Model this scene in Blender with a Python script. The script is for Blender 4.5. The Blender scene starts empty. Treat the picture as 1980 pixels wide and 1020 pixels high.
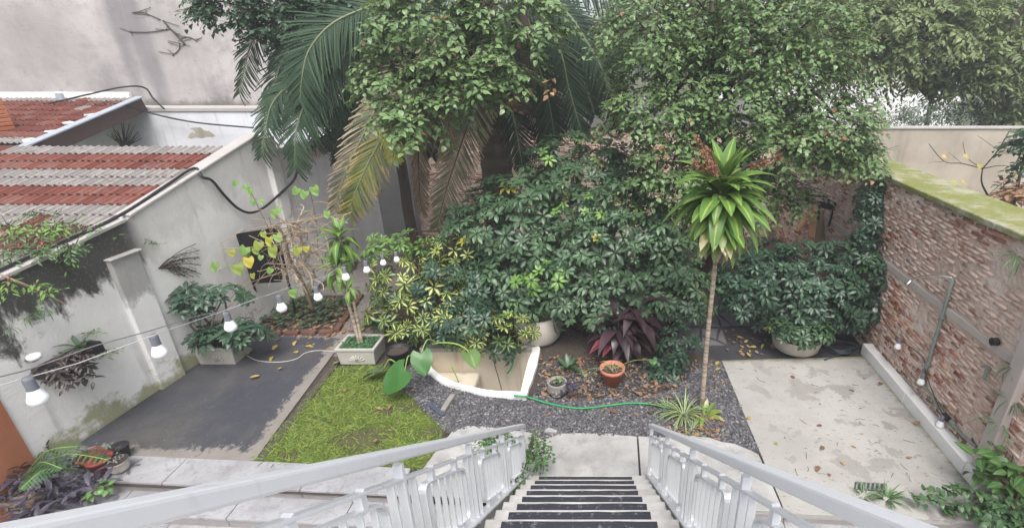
import bpy, math, random
import numpy as np
from mathutils import Vector, Matrix, noise
from mathutils.geometry import tessellate_polygon

# ------------------------------------------------------------------ camera, sky, sun, exposure
scene = bpy.context.scene
col = scene.collection
H = 4.2                      # eye height above the garden floor
F, PX, PY = 944.0, 1150.0, 510.0
PITCH = math.radians(22.76)
cp, sp = math.cos(PITCH), math.sin(PITCH)

cam = bpy.data.cameras.new('camera')
cam.sensor_width = 36.0
cam.lens = F / 1980 * 36
cam.shift_x = (990 - PX) / 1980
cam.clip_start = 0.05
cam.clip_end = 500
camo = bpy.data.objects.new('camera', cam)
camo.location = (0, 0, H)
camo.rotation_euler = (math.pi / 2 - PITCH, 0, 0)
col.objects.link(camo)
scene.camera = camo

SUN_EL, SUN_AZ = math.radians(62), math.radians(172)     # azimuth from +Y towards +X
world = bpy.data.worlds.new('World')
scene.world = world
world.use_nodes = True
wn = world.node_tree
for n in list(wn.nodes): wn.nodes.remove(n)
sky = wn.nodes.new('ShaderNodeTexSky')
sky.sky_type = 'NISHITA'
sky.sun_disc = False
sky.sun_elevation = SUN_EL
sky.sun_rotation = SUN_AZ
sky.air_density = 1.0
sky.dust_density = 4.0
sky.ozone_density = 1.0
hsv = wn.nodes.new('ShaderNodeHueSaturation')
hsv.inputs['Saturation'].default_value = 0.42         # cloud cover greys the blue
bg = wn.nodes.new('ShaderNodeBackground')
bg.inputs['Strength'].default_value = 0.15
wo = wn.nodes.new('ShaderNodeOutputWorld')
wn.links.new(sky.outputs[0], hsv.inputs['Color'])
wn.links.new(hsv.outputs[0], bg.inputs[0])
wn.links.new(bg.outputs[0], wo.inputs[0])

sl = bpy.data.lights.new('sun', 'SUN')
sl.energy = 1.5
sl.angle = math.radians(30)
sl.color = (1.0, 0.97, 0.93)
so = bpy.data.objects.new('sun', sl)
sd = Vector((math.sin(SUN_AZ) * math.cos(SUN_EL), math.cos(SUN_AZ) * math.cos(SUN_EL), math.sin(SUN_EL)))
so.rotation_euler = sd.to_track_quat('Z', 'Y').to_euler()
so.location = sd * 40
col.objects.link(so)

vs = scene.view_settings
vs.view_transform = 'Standard'
vs.look = 'None'
vs.exposure = 0.93
vs.gamma = 1.0
vs.use_curve_mapping = False

# ------------------------------------------------------------------ helpers
R = random.Random(7)
UP = Vector((0, 0, 1))
V3 = Vector

def ray(x, y):
    u, v = (x - PX) / F, (PY - y) / F
    return V3((u, cp + v * sp, -sp + v * cp))
def G(x, y, z=0.0):
    d = ray(x, y); t = (z - H) / d.z
    return V3((d.x * t, d.y * t, z))
def AT(x, y, Y):
    d = ray(x, y); t = Y / d.y
    return V3((d.x * t, Y, H + d.z * t))
def ATX(x, y, X):
    d = ray(x, y); t = X / d.x
    return V3((X, d.y * t, H + d.z * t))
def GP(pts, z=0.0):
    return [G(x, y, z) for x, y in pts]

W = {}                                   # world offset of every parent
def wof(p): return W.get(p.name, V3((0, 0, 0))) if p else V3((0, 0, 0))

def props(o, label=None, cat=None, group=None, kind=None):
    if label: o['label'] = label
    if cat: o['category'] = cat
    if group: o['group'] = group
    if kind: o['kind'] = kind
    return o
def thing(name, label, cat, loc=(0, 0, 0), group=None):
    o = bpy.data.objects.new(name, None)
    o.empty_display_size = 0.1
    col.objects.link(o)
    o.location = loc
    W[o.name] = V3(loc)
    return props(o, label, cat, group)
def link(name, me, parent=None, mats=None):
    o = bpy.data.objects.new(name, me)
    col.objects.link(o)
    if mats is not None and not me.materials: 
        for m in (mats if isinstance(mats, (list, tuple)) else [mats]): me.materials.append(m)
    if parent:
        o.parent = parent
        W[o.name] = wof(parent)
    else:
        W[o.name] = V3((0, 0, 0))
    return o

class MB:
    def __init__(s): s.v = []; s.f = []; s.mi = []; s.at = {}
    def add(s, vs_, fs, mi=0):
        b = len(s.v)
        s.v += [tuple(p) for p in vs_]
        s.f += [tuple(b + i for i in f) for f in fs]
        s.mi += [mi] * len(fs)
        return b
    def box(s, c, d, rz=0.0, mi=0, jit=0, rx=0, ry=0):
        hx, hy, hz = d[0] / 2, d[1] / 2, d[2] / 2
        M = Matrix.Rotation(rz, 3, 'Z') @ Matrix.Rotation(ry, 3, 'Y') @ Matrix.Rotation(rx, 3, 'X')
        P = []
        for z in (-hz, hz):
            for x, y in ((-hx, -hy), (hx, -hy), (hx, hy), (-hx, hy)):
                p = M @ V3((x, y, z)) + V3(c)
                if jit: p += V3((R.uniform(-jit, jit), R.uniform(-jit, jit), R.uniform(-jit, jit)))
                P.append(p)
        s.add(P, [(3, 2, 1, 0), (4, 5, 6, 7), (0, 1, 5, 4), (1, 2, 6, 5), (2, 3, 7, 6), (3, 0, 4, 7)], mi)
        return s
    def bar(s, a, b, w, h, up=UP, mi=0):
        a, b = V3(a), V3(b); d = (b - a).normalized()
        x = d.cross(up)
        if x.length < 1e-4: x = d.cross(V3((1, 0, 0)))
        x.normalize(); z = x.cross(d)
        P = []
        for p in (a, b):
            P += [p - x * w / 2 - z * h / 2, p + x * w / 2 - z * h / 2, p + x * w / 2 + z * h / 2, p - x * w / 2 + z * h / 2]
        s.add(P, [(0, 1, 2, 3), (7, 6, 5, 4), (0, 4, 5, 1), (1, 5, 6, 2), (2, 6, 7, 3), (3, 7, 4, 0)], mi)
        return s
    def tube(s, pts, r, n=8, mi=0, cap=True):
        pts = [V3(p) for p in pts]
        rs = r if isinstance(r, (list, tuple)) else [r] * len(pts)
        t0 = (pts[1] - pts[0]).normalized()
        a = t0.cross(UP)
        if a.length < 1e-3: a = t0.cross(V3((1, 0, 0)))
        a.normalize()
        rings = []
        for i, p in enumerate(pts):
            t = (pts[min(i + 1, len(pts) - 1)] - pts[max(i - 1, 0)])
            if t.length < 1e-6: t = t0
            t.normalize()
            a = (a - t * a.dot(t))
            if a.length < 1e-5: a = t.orthogonal()
            a.normalize()
            b = t.cross(a)
            rings.append([p + (a * math.cos(2 * math.pi * k / n) + b * math.sin(2 * math.pi * k / n)) * rs[i] for k in range(n)])
        P = [q for rg in rings for q in rg]
        fs = []
        for i in range(len(pts) - 1):
            for k in range(n):
                k2 = (k + 1) % n
                fs.append((i * n + k, i * n + k2, (i + 1) * n + k2, (i + 1) * n + k))
        if cap:
            fs.append(tuple(range(n))[::-1]); fs.append(tuple((len(pts) - 1) * n + k for k in range(n)))
        s.add(P, fs, mi)
        return s
    def lathe(s, prof, c, n=24, mi=0, sy=1.0, wob=0.0):
        P = []; fs = []
        for r, z in prof:
            for k in range(n):
                a = 2 * math.pi * k / n
                rr = r * (1 + wob * math.sin(3 * a + 1) + wob * math.sin(5 * a))
                P.append((c[0] + rr * math.cos(a), c[1] + rr * sy * math.sin(a), c[2] + z))
        for i in range(len(prof) - 1):
            for k in range(n):
                k2 = (k + 1) % n
                fs.append((i * n + k, i * n + k2, (i + 1) * n + k2, (i + 1) * n + k))
        s.add(P, fs, mi)
        return s
    def prism(s, poly, z0, z1, mi=0):
        n = len(poly)
        poly = [V3((p[0], p[1], 0)) for p in poly]
        area = sum(poly[i].x * poly[(i + 1) % n].y - poly[(i + 1) % n].x * poly[i].y for i in range(n))
        if area < 0: poly = poly[::-1]
        P = [(p.x, p.y, z0) for p in poly] + [(p.x, p.y, z1) for p in poly]
        fs = [(i, (i + 1) % n, n + (i + 1) % n, n + i) for i in range(n)]
        for t in tessellate_polygon([poly]):
            a, b, c = [poly[i] for i in t]
            if (b - a).cross(c - a).z < 0: t = (t[0], t[2], t[1])
            fs.append((n + t[0], n + t[1], n + t[2])); fs.append((t[2], t[1], t[0]))
        s.add(P, fs, mi)
        return s
    def sheet(s, poly, z, holes=(), mi=0):
        loops = [[V3((p[0], p[1], 0)) for p in poly]] + [[V3((p[0], p[1], 0)) for p in h] for h in holes]
        flat = [p for l in loops for p in l]
        fs = []
        for t in tessellate_polygon(loops):
            a, b, c = [flat[i] for i in t]
            if (b - a).cross(c - a).z < 0: t = (t[0], t[2], t[1])
            fs.append(tuple(t))
        s.add([(p.x, p.y, z) for p in flat], fs, mi)
        return s
    def build(s, name, mat, parent=None, smooth=False, bevel=0, kind=None, label=None):
        me = bpy.data.meshes.new(name)
        o0 = wof(parent)
        me.from_pydata([(p[0] - o0.x, p[1] - o0.y, p[2] - o0.z) for p in s.v], [], s.f)
        for m in (mat if isinstance(mat, (list, tuple)) else [mat]): me.materials.append(m)
        if len(set(s.mi)) > 1: me.polygons.foreach_set('material_index', s.mi)
        if smooth: me.polygons.foreach_set('use_smooth', [True] * len(s.f))
        for k, vals in s.at.items():
            me.attributes.new(k, 'FLOAT', 'POINT').data.foreach_set('value', vals)
        me.update()
        o = link(name, me, parent)
        if bevel:
            b = o.modifiers.new('bevel', 'BEVEL'); b.width = bevel; b.segments = 2; b.limit_method = 'ANGLE'; b.angle_limit = 0.6
        props(o, label, None, None, kind)
        return o

def spline(pts, n=8):
    pts = [V3(p) for p in pts]
    out = []
    for i in range(len(pts) - 1):
        p0, p1, p2, p3 = pts[max(i - 1, 0)], pts[i], pts[i + 1], pts[min(i + 2, len(pts) - 1)]
        for k in range(n):
            t = k / n
            out.append(0.5 * ((2 * p1) + (p2 - p0) * t + (2 * p0 - 5 * p1 + 4 * p2 - p3) * t * t + (3 * p1 - p0 - 3 * p2 + p3) * t ** 3))
    out.append(pts[-1])
    return out
def inpoly(x, y, poly):
    c = False; j = len(poly) - 1
    for i in range(len(poly)):
        a, b = poly[i], poly[j]
        if (a[1] > y) != (b[1] > y) and x < (b[0] - a[0]) * (y - a[1]) / (b[1] - a[1]) + a[0]: c = not c
        j = i
    return c
def frame(pos, d, up, s=1.0, sx=1.0):
    y = V3(d).normalized(); z = V3(up) - y * V3(up).dot(y)
    if z.length < 1e-3: z = y.orthogonal()
    z.normalize(); x = y.cross(z)
    return Matrix(((x.x * s * sx, y.x * s, z.x * s, pos[0]), (x.y * s * sx, y.y * s, z.y * s, pos[1]), (x.z * s * sx, y.z * s, z.z * s, pos[2]), (0, 0, 0, 1)))
def rv(s=1.0): return V3((R.uniform(-s, s), R.uniform(-s, s), R.uniform(-s, s)))

# ---- leaves: quads only, with lu (across, -1..1), lv (along, 0..1)
class Proto:
    def __init__(s): s.v = []; s.f = []; s.lu = []; s.lv = []; s.me = {}
    def strip(s, L, Wd, n=4, shape=None, fold=0.15, droop=0.2, M=None, z0=0.0, wav=0.0):
        shape = shape or (lambda t: math.sin(math.pi * min(1, t ** 0.8)) ** 0.8)
        b = len(s.v)
        for i in range(n + 1):
            t = i / n
            w = Wd / 2 * max(shape(t), 0.03)
            a = droop * t
            y = L * (math.sin(a) / a if abs(a) > 1e-4 else 1) * t
            z = -L * t * a * 0.5 + z0
            for k in (-1, 0, 1):
                p = V3((k * w, y, z + abs(k) * w * fold + (wav * math.sin(t * 9 + k * 2) * w if k else 0)))
                if M: p = M @ p
                s.v.append(tuple(p)); s.lu.append(float(k)); s.lv.append(t)
        for i in range(n):
            o = b + i * 3
            s.f += [(o, o + 1, o + 4, o + 3), (o + 1, o + 2, o + 5, o + 4)]
        return s
    def stick(s, a, b, r):
        a, b = V3(a), V3(b); d = (b - a).normalized(); x = d.orthogonal().normalized(); z = d.cross(x)
        k = len(s.v)
        for p in (a, b):
            for q in range(3):
                an = q * 2.094
                s.v.append(tuple(p + (x * math.cos(an) + z * math.sin(an)) * r)); s.lu.append(0.0); s.lv.append(0.0)
        for q in range(3):
            s.f.append((k + q, k + (q + 1) % 3, k + 3 + (q + 1) % 3, k + 3 + q))
        return s
    def arrays(s): return np.array(s.v, 'f4'), np.array(s.f, 'i4'), np.array(s.lu, 'f4'), np.array(s.lv, 'f4')
    def mesh(s, name, mat):
        k = mat.name
        if k not in s.me:
            v, f, lu, lv = s.arrays()
            s.me[k] = npmesh(name, v, f, lu, lv, None, mat)
        return s.me[k]

def npmesh(name, v, f, lu=None, lv=None, tint=None, mat=None, smooth=True):
    me = bpy.data.meshes.new(name)
    m = f.shape[1]
    me.vertices.add(len(v)); me.vertices.foreach_set('co', np.ascontiguousarray(v, 'f4').ravel())
    me.loops.add(f.size); me.loops.foreach_set('vertex_index', np.ascontiguousarray(f, 'i4').ravel())
    me.polygons.add(len(f))
    me.polygons.foreach_set('loop_start', np.arange(0, f.size, m, dtype='i4'))
    me.polygons.foreach_set('loop_total', np.full(len(f), m, 'i4'))
    if smooth: me.polygons.foreach_set('use_smooth', np.ones(len(f), bool))
    for k, a in (('lu', lu), ('lv', lv), ('tint', tint)):
        if a is not None:
            me.attributes.new(k, 'FLOAT', 'POINT').data.foreach_set('value', np.ascontiguousarray(a, 'f4'))
    if mat: me.materials.append(mat)
    me.update(calc_edges=True)
    return me

def project(p):
    d = V3(p) - V3((0, 0, H))
    dep = d.y * cp - d.z * sp
    if dep <= 0.05: return None
    return PX + F * d.x / dep, PY - F * (d.y * sp + d.z * cp) / dep, dep
def scatter(parent, protos, items, mat, name='leaf', rest='foliage', nparts=0, restkind='stuff'):
    """items: (proto index, 4x4 matrix). The nparts that show largest become objects, the rest one mesh."""
    order = []
    for i, (k, M) in enumerate(items):
        q = project(M.translation)
        vis = q and -30 < q[0] < 2010 and -20 < q[1] < 1040
        order.append((0 if vis else 1, q[2] if q else 99, i))
    order.sort()
    sing = set(i for a, d, i in order[:nparts] if a == 0)
    off = wof(parent)
    for i in sing:
        k, M = items[i]
        o = bpy.data.objects.new(name, protos[k].mesh(name, mat))
        col.objects.link(o)
        M2 = M.copy(); M2.translation = M.translation - off
        o.parent = parent
        o.matrix_local = M2
    vs_, fs_, lus, lvs, ts = [], [], [], [], []
    base = 0
    for k, pr in enumerate(protos):
        idx = [i for i in range(len(items)) if i not in sing and items[i][0] == k]
        if not idx: continue
        v, f, lu, lv = pr.arrays()
        M = np.array([np.array(items[i][1]) for i in idx], 'f4')
        P = np.einsum('kij,nj->kni', M[:, :3, :3], v) + M[:, None, :3, 3] - np.array(off, 'f4')
        n = len(v)
        vs_.append(P.reshape(-1, 3))
        fs_.append((f[None] + (np.arange(len(idx)) * n)[:, None, None] + base).reshape(-1, f.shape[1]))
        lus.append(np.tile(lu, len(idx))); lvs.append(np.tile(lv, len(idx)))
        ts.append(np.repeat(np.array([R.random() for _ in idx], 'f4'), n))
        base += n * len(idx)
    if vs_:
        me = npmesh(rest, np.concatenate(vs_), np.concatenate(fs_), np.concatenate(lus), np.concatenate(lvs), np.concatenate(ts), mat)
        o = link(rest, me, parent)
        if restkind: o['kind'] = restkind
        return o

def blobs(ell, n, inner=0.3, back=0.25, seed=0, rough=0.22):
    """points with outward normals through a union of ellipsoids, most of them near the skin"""
    r = random.Random(seed)
    wts = [e[3] * e[5] + e[3] * e[4] + e[4] * e[5] for e in ell]
    out = []
    while len(out) < n:
        e = r.choices(ell, wts)[0]
        d = V3((r.gauss(0, 1), r.gauss(0, 1), r.gauss(0, 1)))
        if d.length < 1e-3: continue
        d.normalize()
        if d.y > 0.35 and r.random() > back: continue
        if d.z < -0.55 and r.random() > 0.4: continue
        k = 1 - abs(r.gauss(0, 0.1)) if r.random() > inner else r.uniform(0.45, 0.9)
        k *= 1 + rough * noise.noise(d * 2.3 + V3((e[0] * 3.1, e[2] * 1.7, seed))) * 1.6
        p = V3((e[0] + d.x * e[3] * k, e[1] + d.y * e[4] * k, e[2] + d.z * e[5] * k))
        inside = False
        for q in ell:
            if q is e: continue
            if ((p.x - q[0]) / q[3]) ** 2 + ((p.y - q[1]) / q[4]) ** 2 + ((p.z - q[2]) / q[5]) ** 2 < 0.6 and r.random() < 0.75: inside = True
        if inside: continue
        nn = V3((d.x / e[3], d.y / e[4], d.z / e[5])).normalized()
        out.append((p, nn))
    return out
# ------------------------------------------------------------------ materials
class N:
    def __init__(s, name):
        s.m = bpy.data.materials.new(name); s.m.use_nodes = True
        s.t = s.m.node_tree
        s.b = s.t.nodes['Principled BSDF']; s.out = s.t.nodes['Material Output']
        s.geo = s.t.nodes.new('ShaderNodeNewGeometry').outputs['Position']
    def n(s, t): return s.t.nodes.new('ShaderNode' + t)
    def l(s, a, b): s.t.links.new(a, b)
    def put(s, sock, v):
        if hasattr(v, 'is_linked') or hasattr(v, 'links'): s.l(v, sock)
        elif isinstance(v, (tuple, list)) and len(v) == 3 and sock.type == 'RGBA': sock.default_value = (*v, 1)
        else: sock.default_value = v
    def pos(s, scale=(1, 1, 1), obj=False):
        mp = s.n('Mapping'); mp.inputs['Scale'].default_value = scale
        if obj: s.l(s.n('TexCoord').outputs['Object'], mp.inputs[0])
        else: s.l(s.geo, mp.inputs[0])
        return mp.outputs[0]
    def noise(s, scale=5, det=5, rough=0.6, co=None, dist=0.0):
        q = s.n('TexNoise'); q.inputs['Scale'].default_value = scale; q.inputs['Detail'].default_value = det
        q.inputs['Roughness'].default_value = rough; q.inputs['Distortion'].default_value = dist
        s.l(co if co is not None else s.geo, q.inputs['Vector'])
        return q.outputs['Fac']
    def ramp(s, v, a, b, lo=0.0, hi=1.0):
        q = s.n('MapRange'); q.interpolation_type = 'SMOOTHSTEP'
        q.inputs[1].default_value = a; q.inputs[2].default_value = b; q.inputs[3].default_value = lo; q.inputs[4].default_value = hi
        s.put(q.inputs[0], v)
        return q.outputs[0]
    def math(s, op, a, b=0.0, clamp=False):
        q = s.n('Math'); q.operation = op; q.use_clamp = clamp
        s.put(q.inputs[0], a); s.put(q.inputs[1], b)
        return q.outputs[0]
    def mix(s, f, a, b, mode='MIX'):
        q = s.n('Mix'); q.data_type = 'RGBA'; q.blend_type = mode
        s.put(q.inputs[0], f); s.put(q.inputs[6], a); s.put(q.inputs[7], b)
        return q.outputs[2]
    def attr(s, nm):
        q = s.n('Attribute'); q.attribute_name = nm
        return q.outputs['Fac']
    def rnd(s): return s.n('ObjectInfo').outputs['Random']
    def bump(s, h, st=0.3, d=0.01):
        q = s.n('Bump'); q.inputs['Strength'].default_value = st; q.inputs['Distance'].default_value = d
        s.l(h, q.inputs['Height']); s.l(q.outputs[0], s.b.inputs['Normal'])
    def fin(s, colr, rough=0.8, spec=0.4, metal=0.0):
        s.put(s.b.inputs['Base Color'], colr); s.put(s.b.inputs['Roughness'], rough)
        s.b.inputs['Specular IOR Level'].default_value = spec; s.b.inputs['Metallic'].default_value = metal
        return s.m

def plain(name, c, rough=0.6, var=0.12, sc=8, metal=0.0, spec=0.4, bump=0.1):
    m = N(name)
    k = m.noise(sc, 4)
    c1 = tuple(x * (1 - var) for x in c); c2 = tuple(min(1, x * (1 + var)) for x in c)
    b = m.mix(k, c1, c2)
    if bump: m.bump(m.noise(sc * 8, 3), bump, 0.004)
    return m.fin(b, m.ramp(k, 0.2, 0.8, rough * 0.9, min(1, rough * 1.1)), spec, metal)

def leafmat(name, c1, c2, rough=0.4, mid=None, midw=0.12, trans=0.18, var=None, tip=None, tipv=0.8, spec=0.45, old=None):
    m = N(name)
    s = m.math('FRACT', m.math('ADD', m.attr('tint'), m.rnd()))
    c = m.mix(s, c1, c2)
    if old:                                                  # the odd yellowing leaf
        c = m.mix(m.ramp(s, 0.990, 0.992), c, old)
    lu = m.math('ABSOLUTE', m.attr('lu'))
    lv = m.attr('lv')
    k = m.noise(14, 3)
    if var:                                                  # yellow variegation, irregular along the midrib
        e = m.math('ADD', m.math('MULTIPLY', s, 0.40), m.math('MULTIPLY', k, 0.31))
        f = m.ramp(m.math('SUBTRACT', e, lu), 0.06, 0.12)
        c = m.mix(f, c, var)
    if mid:
        c = m.mix(m.ramp(m.math('ADD', lu, m.math('MULTIPLY', m.math('SUBTRACT', k, 0.5), 0.3)), midw, midw + 0.1, 1.0, 0.0), c, mid)
    if tip:
        c = m.mix(m.ramp(m.math('ADD', lv, m.math('MULTIPLY', m.math('SUBTRACT', m.math('ADD', k, s), 1.0), 0.6)), tipv, tipv + 0.1), c, tip)
    c = m.mix(m.ramp(k, 0.3, 0.7, 0.0, 0.25), c, m.mix(0.5, c, (0.01, 0.015, 0.008)))
    m.fin(c, rough, spec)
    tr = m.n('BsdfTranslucent'); m.put(tr.inputs[0], m.mix(0.35, c, (0.35, 0.45, 0.08)))
    mx = m.n('MixShader'); mx.inputs[0].default_value = trans
    m.l(m.b.outputs[0], mx.inputs[1]); m.l(tr.outputs[0], mx.inputs[2]); m.l(mx.outputs[0], m.out.inputs[0])
    return m.m

M = {}
# plaster of the left boundary wall: white, black mould under its top, moss at its foot
def wall_plaster(name, base, base2, mould=True, moss=True):
    m = N(name)
    big = m.noise(0.9, 6, 0.65); med = m.noise(4, 6, 0.6); fine = m.noise(35, 4)
    c = m.mix(m.ramp(big, 0.35, 0.65), base, base2)
    c = m.mix(m.ramp(med, 0.5, 0.8, 0, 0.3), c, tuple(x * 0.75 for x in base))
    st = m.noise(1.0, 5, 0.6, m.pos((4.5, 4.5, 0.45)))
    c = m.mix(m.ramp(st, 0.58, 0.74, 0, 0.36), c, (0.22, 0.21, 0.18))
    ht = m.attr('htop')
    if mould:
        k = m.attr('mould')
        st2 = m.math('ADD', m.math('MULTIPLY', m.noise(2.6, 9, 0.74, m.pos((1, 1, 0.6)), 0.5), 1.25), m.math('MULTIPLY', m.noise(1.0, 5, 0.6, m.pos((6, 6, 0.9))), 0.75))
        d = m.math('ADD', m.math('MULTIPLY', ht, -0.85), st2)
        c = m.mix(m.math('MULTIPLY', m.math('MULTIPLY', m.ramp(d, 0.40, 0.62, 0, 0.96), m.ramp(fine, 0.3, 0.5, 0.9, 1.0)), k), c, m.mix(fine, (0.012, 0.013, 0.011), (0.06, 0.058, 0.048)))
    if moss:
        hb = m.attr('hbot')
        g = m.noise(3.2, 6, 0.7)
        d = m.math('ADD', m.math('MULTIPLY', hb, -1.1), m.math('MULTIPLY', g, 1.5))
        c = m.mix(m.ramp(d, 0.36, 0.66, 0, 0.8), c, m.mix(med, (0.15, 0.19, 0.04), (0.30, 0.28, 0.14)))
    cr = m.n('TexVoronoi'); cr.feature = 'DISTANCE_TO_EDGE'; cr.inputs['Scale'].default_value = 0.9
    wv = m.n('VectorMath'); wv.operation = 'ADD'
    nz = m.n('TexNoise'); nz.inputs['Scale'].default_value = 3.0; nz.inputs['Detail'].default_value = 6; m.l(m.geo, nz.inputs['Vector'])
    m.l(m.geo, wv.inputs[0]); m.l(nz.outputs['Color'], wv.inputs[1]); m.l(wv.outputs[0], cr.inputs['Vector'])
    ck = m.ramp(cr.outputs['Distance'], 0.0, 0.012, 1, 0)
    c = m.mix(m.math('MULTIPLY', ck, m.ramp(big, 0.56, 0.64, 0, 0.6)), c, (0.14, 0.13, 0.115))
    m.bump(m.math('ADD', m.math('MULTIPLY', med, 1.0), m.math('MULTIPLY', fine, 0.4)), 0.42, 0.02)
    return m.fin(c, 0.9, 0.25)
M['plaster_left'] = wall_plaster('white_plaster', (0.80, 0.78, 0.76), (0.70, 0.68, 0.655))
M['plaster_back'] = wall_plaster('grey_plaster', (0.25, 0.25, 0.25), (0.21, 0.205, 0.20), False, False)
M['plaster_white'] = wall_plaster('white_wash', (0.70, 0.71, 0.74), (0.60, 0.60, 0.62), False, False)

m = N('stained_party_wall')
big = m.noise(0.42, 6, 0.6); med = m.noise(2.2, 7, 0.65); fine = m.noise(18, 5)
c = m.mix(m.ramp(big, 0.35, 0.65), (0.51, 0.48, 0.47), (0.35, 0.325, 0.32))
c = m.mix(m.ramp(med, 0.44, 0.70, 0, 0.6), c, (0.29, 0.26, 0.25))
c = m.mix(m.ramp(m.noise(7, 8, 0.75), 0.56, 0.68, 0, 0.45), c, (0.22, 0.195, 0.19))
st = m.noise(0.55, 5, 0.55, m.pos((1.0, 1.0, 0.16)))
c = m.mix(m.ramp(st, 0.54, 0.66, 0, 0.72), c, (0.20, 0.19, 0.20))
h = m.noise(1.0, 6, 0.7, m.pos((0.7, 0.7, 7)))
c = m.mix(m.math('MULTIPLY', m.ramp(h, 0.63, 0.68, 0, 0.7), m.ramp(med, 0.4, 0.6)), c, (0.16, 0.14, 0.14))
fz = m.n('SeparateXYZ'); m.l(m.geo, fz.inputs[0])
fo = m.math('ADD', m.math('MULTIPLY', m.math('SUBTRACT', fz.outputs[2], 3.1), -2.6), m.math('MULTIPLY', med, 2.2))
c = m.mix(m.ramp(fo, 0.4, 1.1, 0, 0.8), c, (0.17, 0.155, 0.13))
m.bump(m.math('ADD', med, m.math('MULTIPLY', fine, 0.3)), 0.4, 0.04)
M['party'] = m.fin(c, 0.92, 0.2)

m = N('cream_render')
big = m.noise(0.7, 5); med = m.noise(3, 6)
c = m.mix(m.ramp(big, 0.35, 0.65), (0.46, 0.41, 0.34), (0.35, 0.305, 0.25))
c = m.mix(m.ramp(m.noise(1, 5, 0.6, m.pos((2.5, 2.5, 0.4))), 0.5, 0.75, 0, 0.6), c, (0.23, 0.20, 0.165))
m.bump(med, 0.3, 0.02)
M['cream'] = m.fin(c, 0.9, 0.2)

def brickmat(name, dark=False):
    m = N(name)
    s = m.math('FRACT', m.math('ADD', m.attr('tint'), m.rnd()))
    k = m.noise(9, 7, 0.72, m.pos((1, 1, 2.6))); f = m.noise(40, 4); lo = m.noise(1.1, 5, 0.6)
    c = m.mix(s, (0.42, 0.14, 0.075), (0.62, 0.265, 0.15))
    c = m.mix(m.ramp(m.math('MULTIPLY', s, k), 0.05, 0.2, 0.5, 0), c, (0.12, 0.06, 0.05))
    lime = m.math('ADD', m.math('MULTIPLY', k, 0.9), m.math('ADD', m.math('MULTIPLY', lo, 1.0), m.math('MULTIPLY', s, 0.38)))
    c = m.mix(m.ramp(lime, 0.90, 1.18, 0.06, 0.9), c, m.mix(f, (0.60, 0.445, 0.37), (0.74, 0.605, 0.53)))
    if not dark:
        z = m.n('SeparateXYZ'); m.l(m.geo, z.inputs[0])
        g = m.math('ADD', m.math('MULTIPLY', z.outputs[2], -1.25), m.math('MULTIPLY', k, 1.9))
        c = m.mix(m.ramp(g, 0.35, 0.85, 0, 0.82), c, (0.105, 0.095, 0.055))
        t = m.math('ADD', m.math('MULTIPLY', m.math('SUBTRACT', z.outputs[2], 2.62), 2.6), m.math('MULTIPLY', k, 1.5))
        c = m.mix(m.ramp(t, 0.3, 0.8, 0, 0.8), c, (0.13, 0.115, 0.095))
    m.bump(m.math('ADD', k, m.math('MULTIPLY', f, 0.4)), 0.7, 0.02)
    return m.fin(c, 0.95, 0.15)
M['brick'] = brickmat('old_brick'); M['brick_back'] = brickmat('back_wall_brick', True)  # back wall bricks leave out the darkened foot and top
m = N('lime_mortar'); k = m.noise(7, 6, 0.7)
lo = m.noise(1.3, 5)
c = m.mix(m.ramp(lo, 0.4, 0.6), (0.60, 0.46, 0.39), (0.74, 0.61, 0.54))
c = m.mix(m.ramp(k, 0.48, 0.78, 0, 0.6), c, (0.34, 0.20, 0.15))
m.bump(m.math('ADD', k, m.noise(45, 3)), 0.9, 0.03)
M['mortar'] = m.fin(c, 0.97, 0.1)
m = N('cement'); k = m.noise(3, 6)
m.bump(m.noise(40, 4), 0.3, 0.008)
M['cement'] = m.fin(m.mix(k, (0.33, 0.31, 0.295), (0.46, 0.435, 0.415)), 0.92, 0.2)
m = N('mossy_cap'); k = m.noise(2.2, 6, 0.7); f = m.noise(22, 5)
c = m.mix(m.ramp(k, 0.33, 0.58), (0.36, 0.34, 0.27), m.mix(f, (0.13, 0.15, 0.045), (0.25, 0.255, 0.10)))
m.bump(f, 0.8, 0.02)
M['moss'] = m.fin(c, 0.95, 0.1)

# dark painted slab, worn to bare concrete along its edges
m = N('worn_dark_slab')
e = m.attr('edge')
lng = m.noise(1, 7, 0.68, m.pos((5, 4, 1)), 1.6); med = m.noise(3, 6, 0.65); big = m.noise(0.8, 4); f = m.noise(60, 4)
dk = m.mix(m.ramp(big, 0.42, 0.7), m.mix(f, (0.034, 0.036, 0.046), (0.060, 0.063, 0.075)), (0.078, 0.072, 0.068))
bare = m.mix(med, (0.15, 0.135, 0.122), (0.29, 0.262, 0.238))
w = m.math('ADD', e, m.math('MULTIPLY', m.math('SUBTRACT', lng, 0.5), 1.3))
c = m.mix(m.ramp(m.math('ADD', w, m.math('MULTIPLY', m.math('SUBTRACT', m.noise(22, 6, 0.75), 0.5), 0.9)), 0.46, 0.66), dk, bare)
c = m.mix(m.ramp(m.noise(40, 3), 0.69, 0.72, 0, 0.6), c, (0.42, 0.40, 0.38))
c = m.mix(m.ramp(m.noise(1.7, 8, 0.75, None, 0.8), 0.48, 0.75, 0, 0.4), c, (0.13, 0.126, 0.126))
c = m.mix(m.ramp(med, 0.55, 0.8, 0, 0.4), c, (0.085, 0.075, 0.068))
m.bump(f, 0.35, 0.006)
M['dark_slab'] = m.fin(c, m.ramp(med, 0.3, 0.7, 0.62, 0.85), 0.4)

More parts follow.
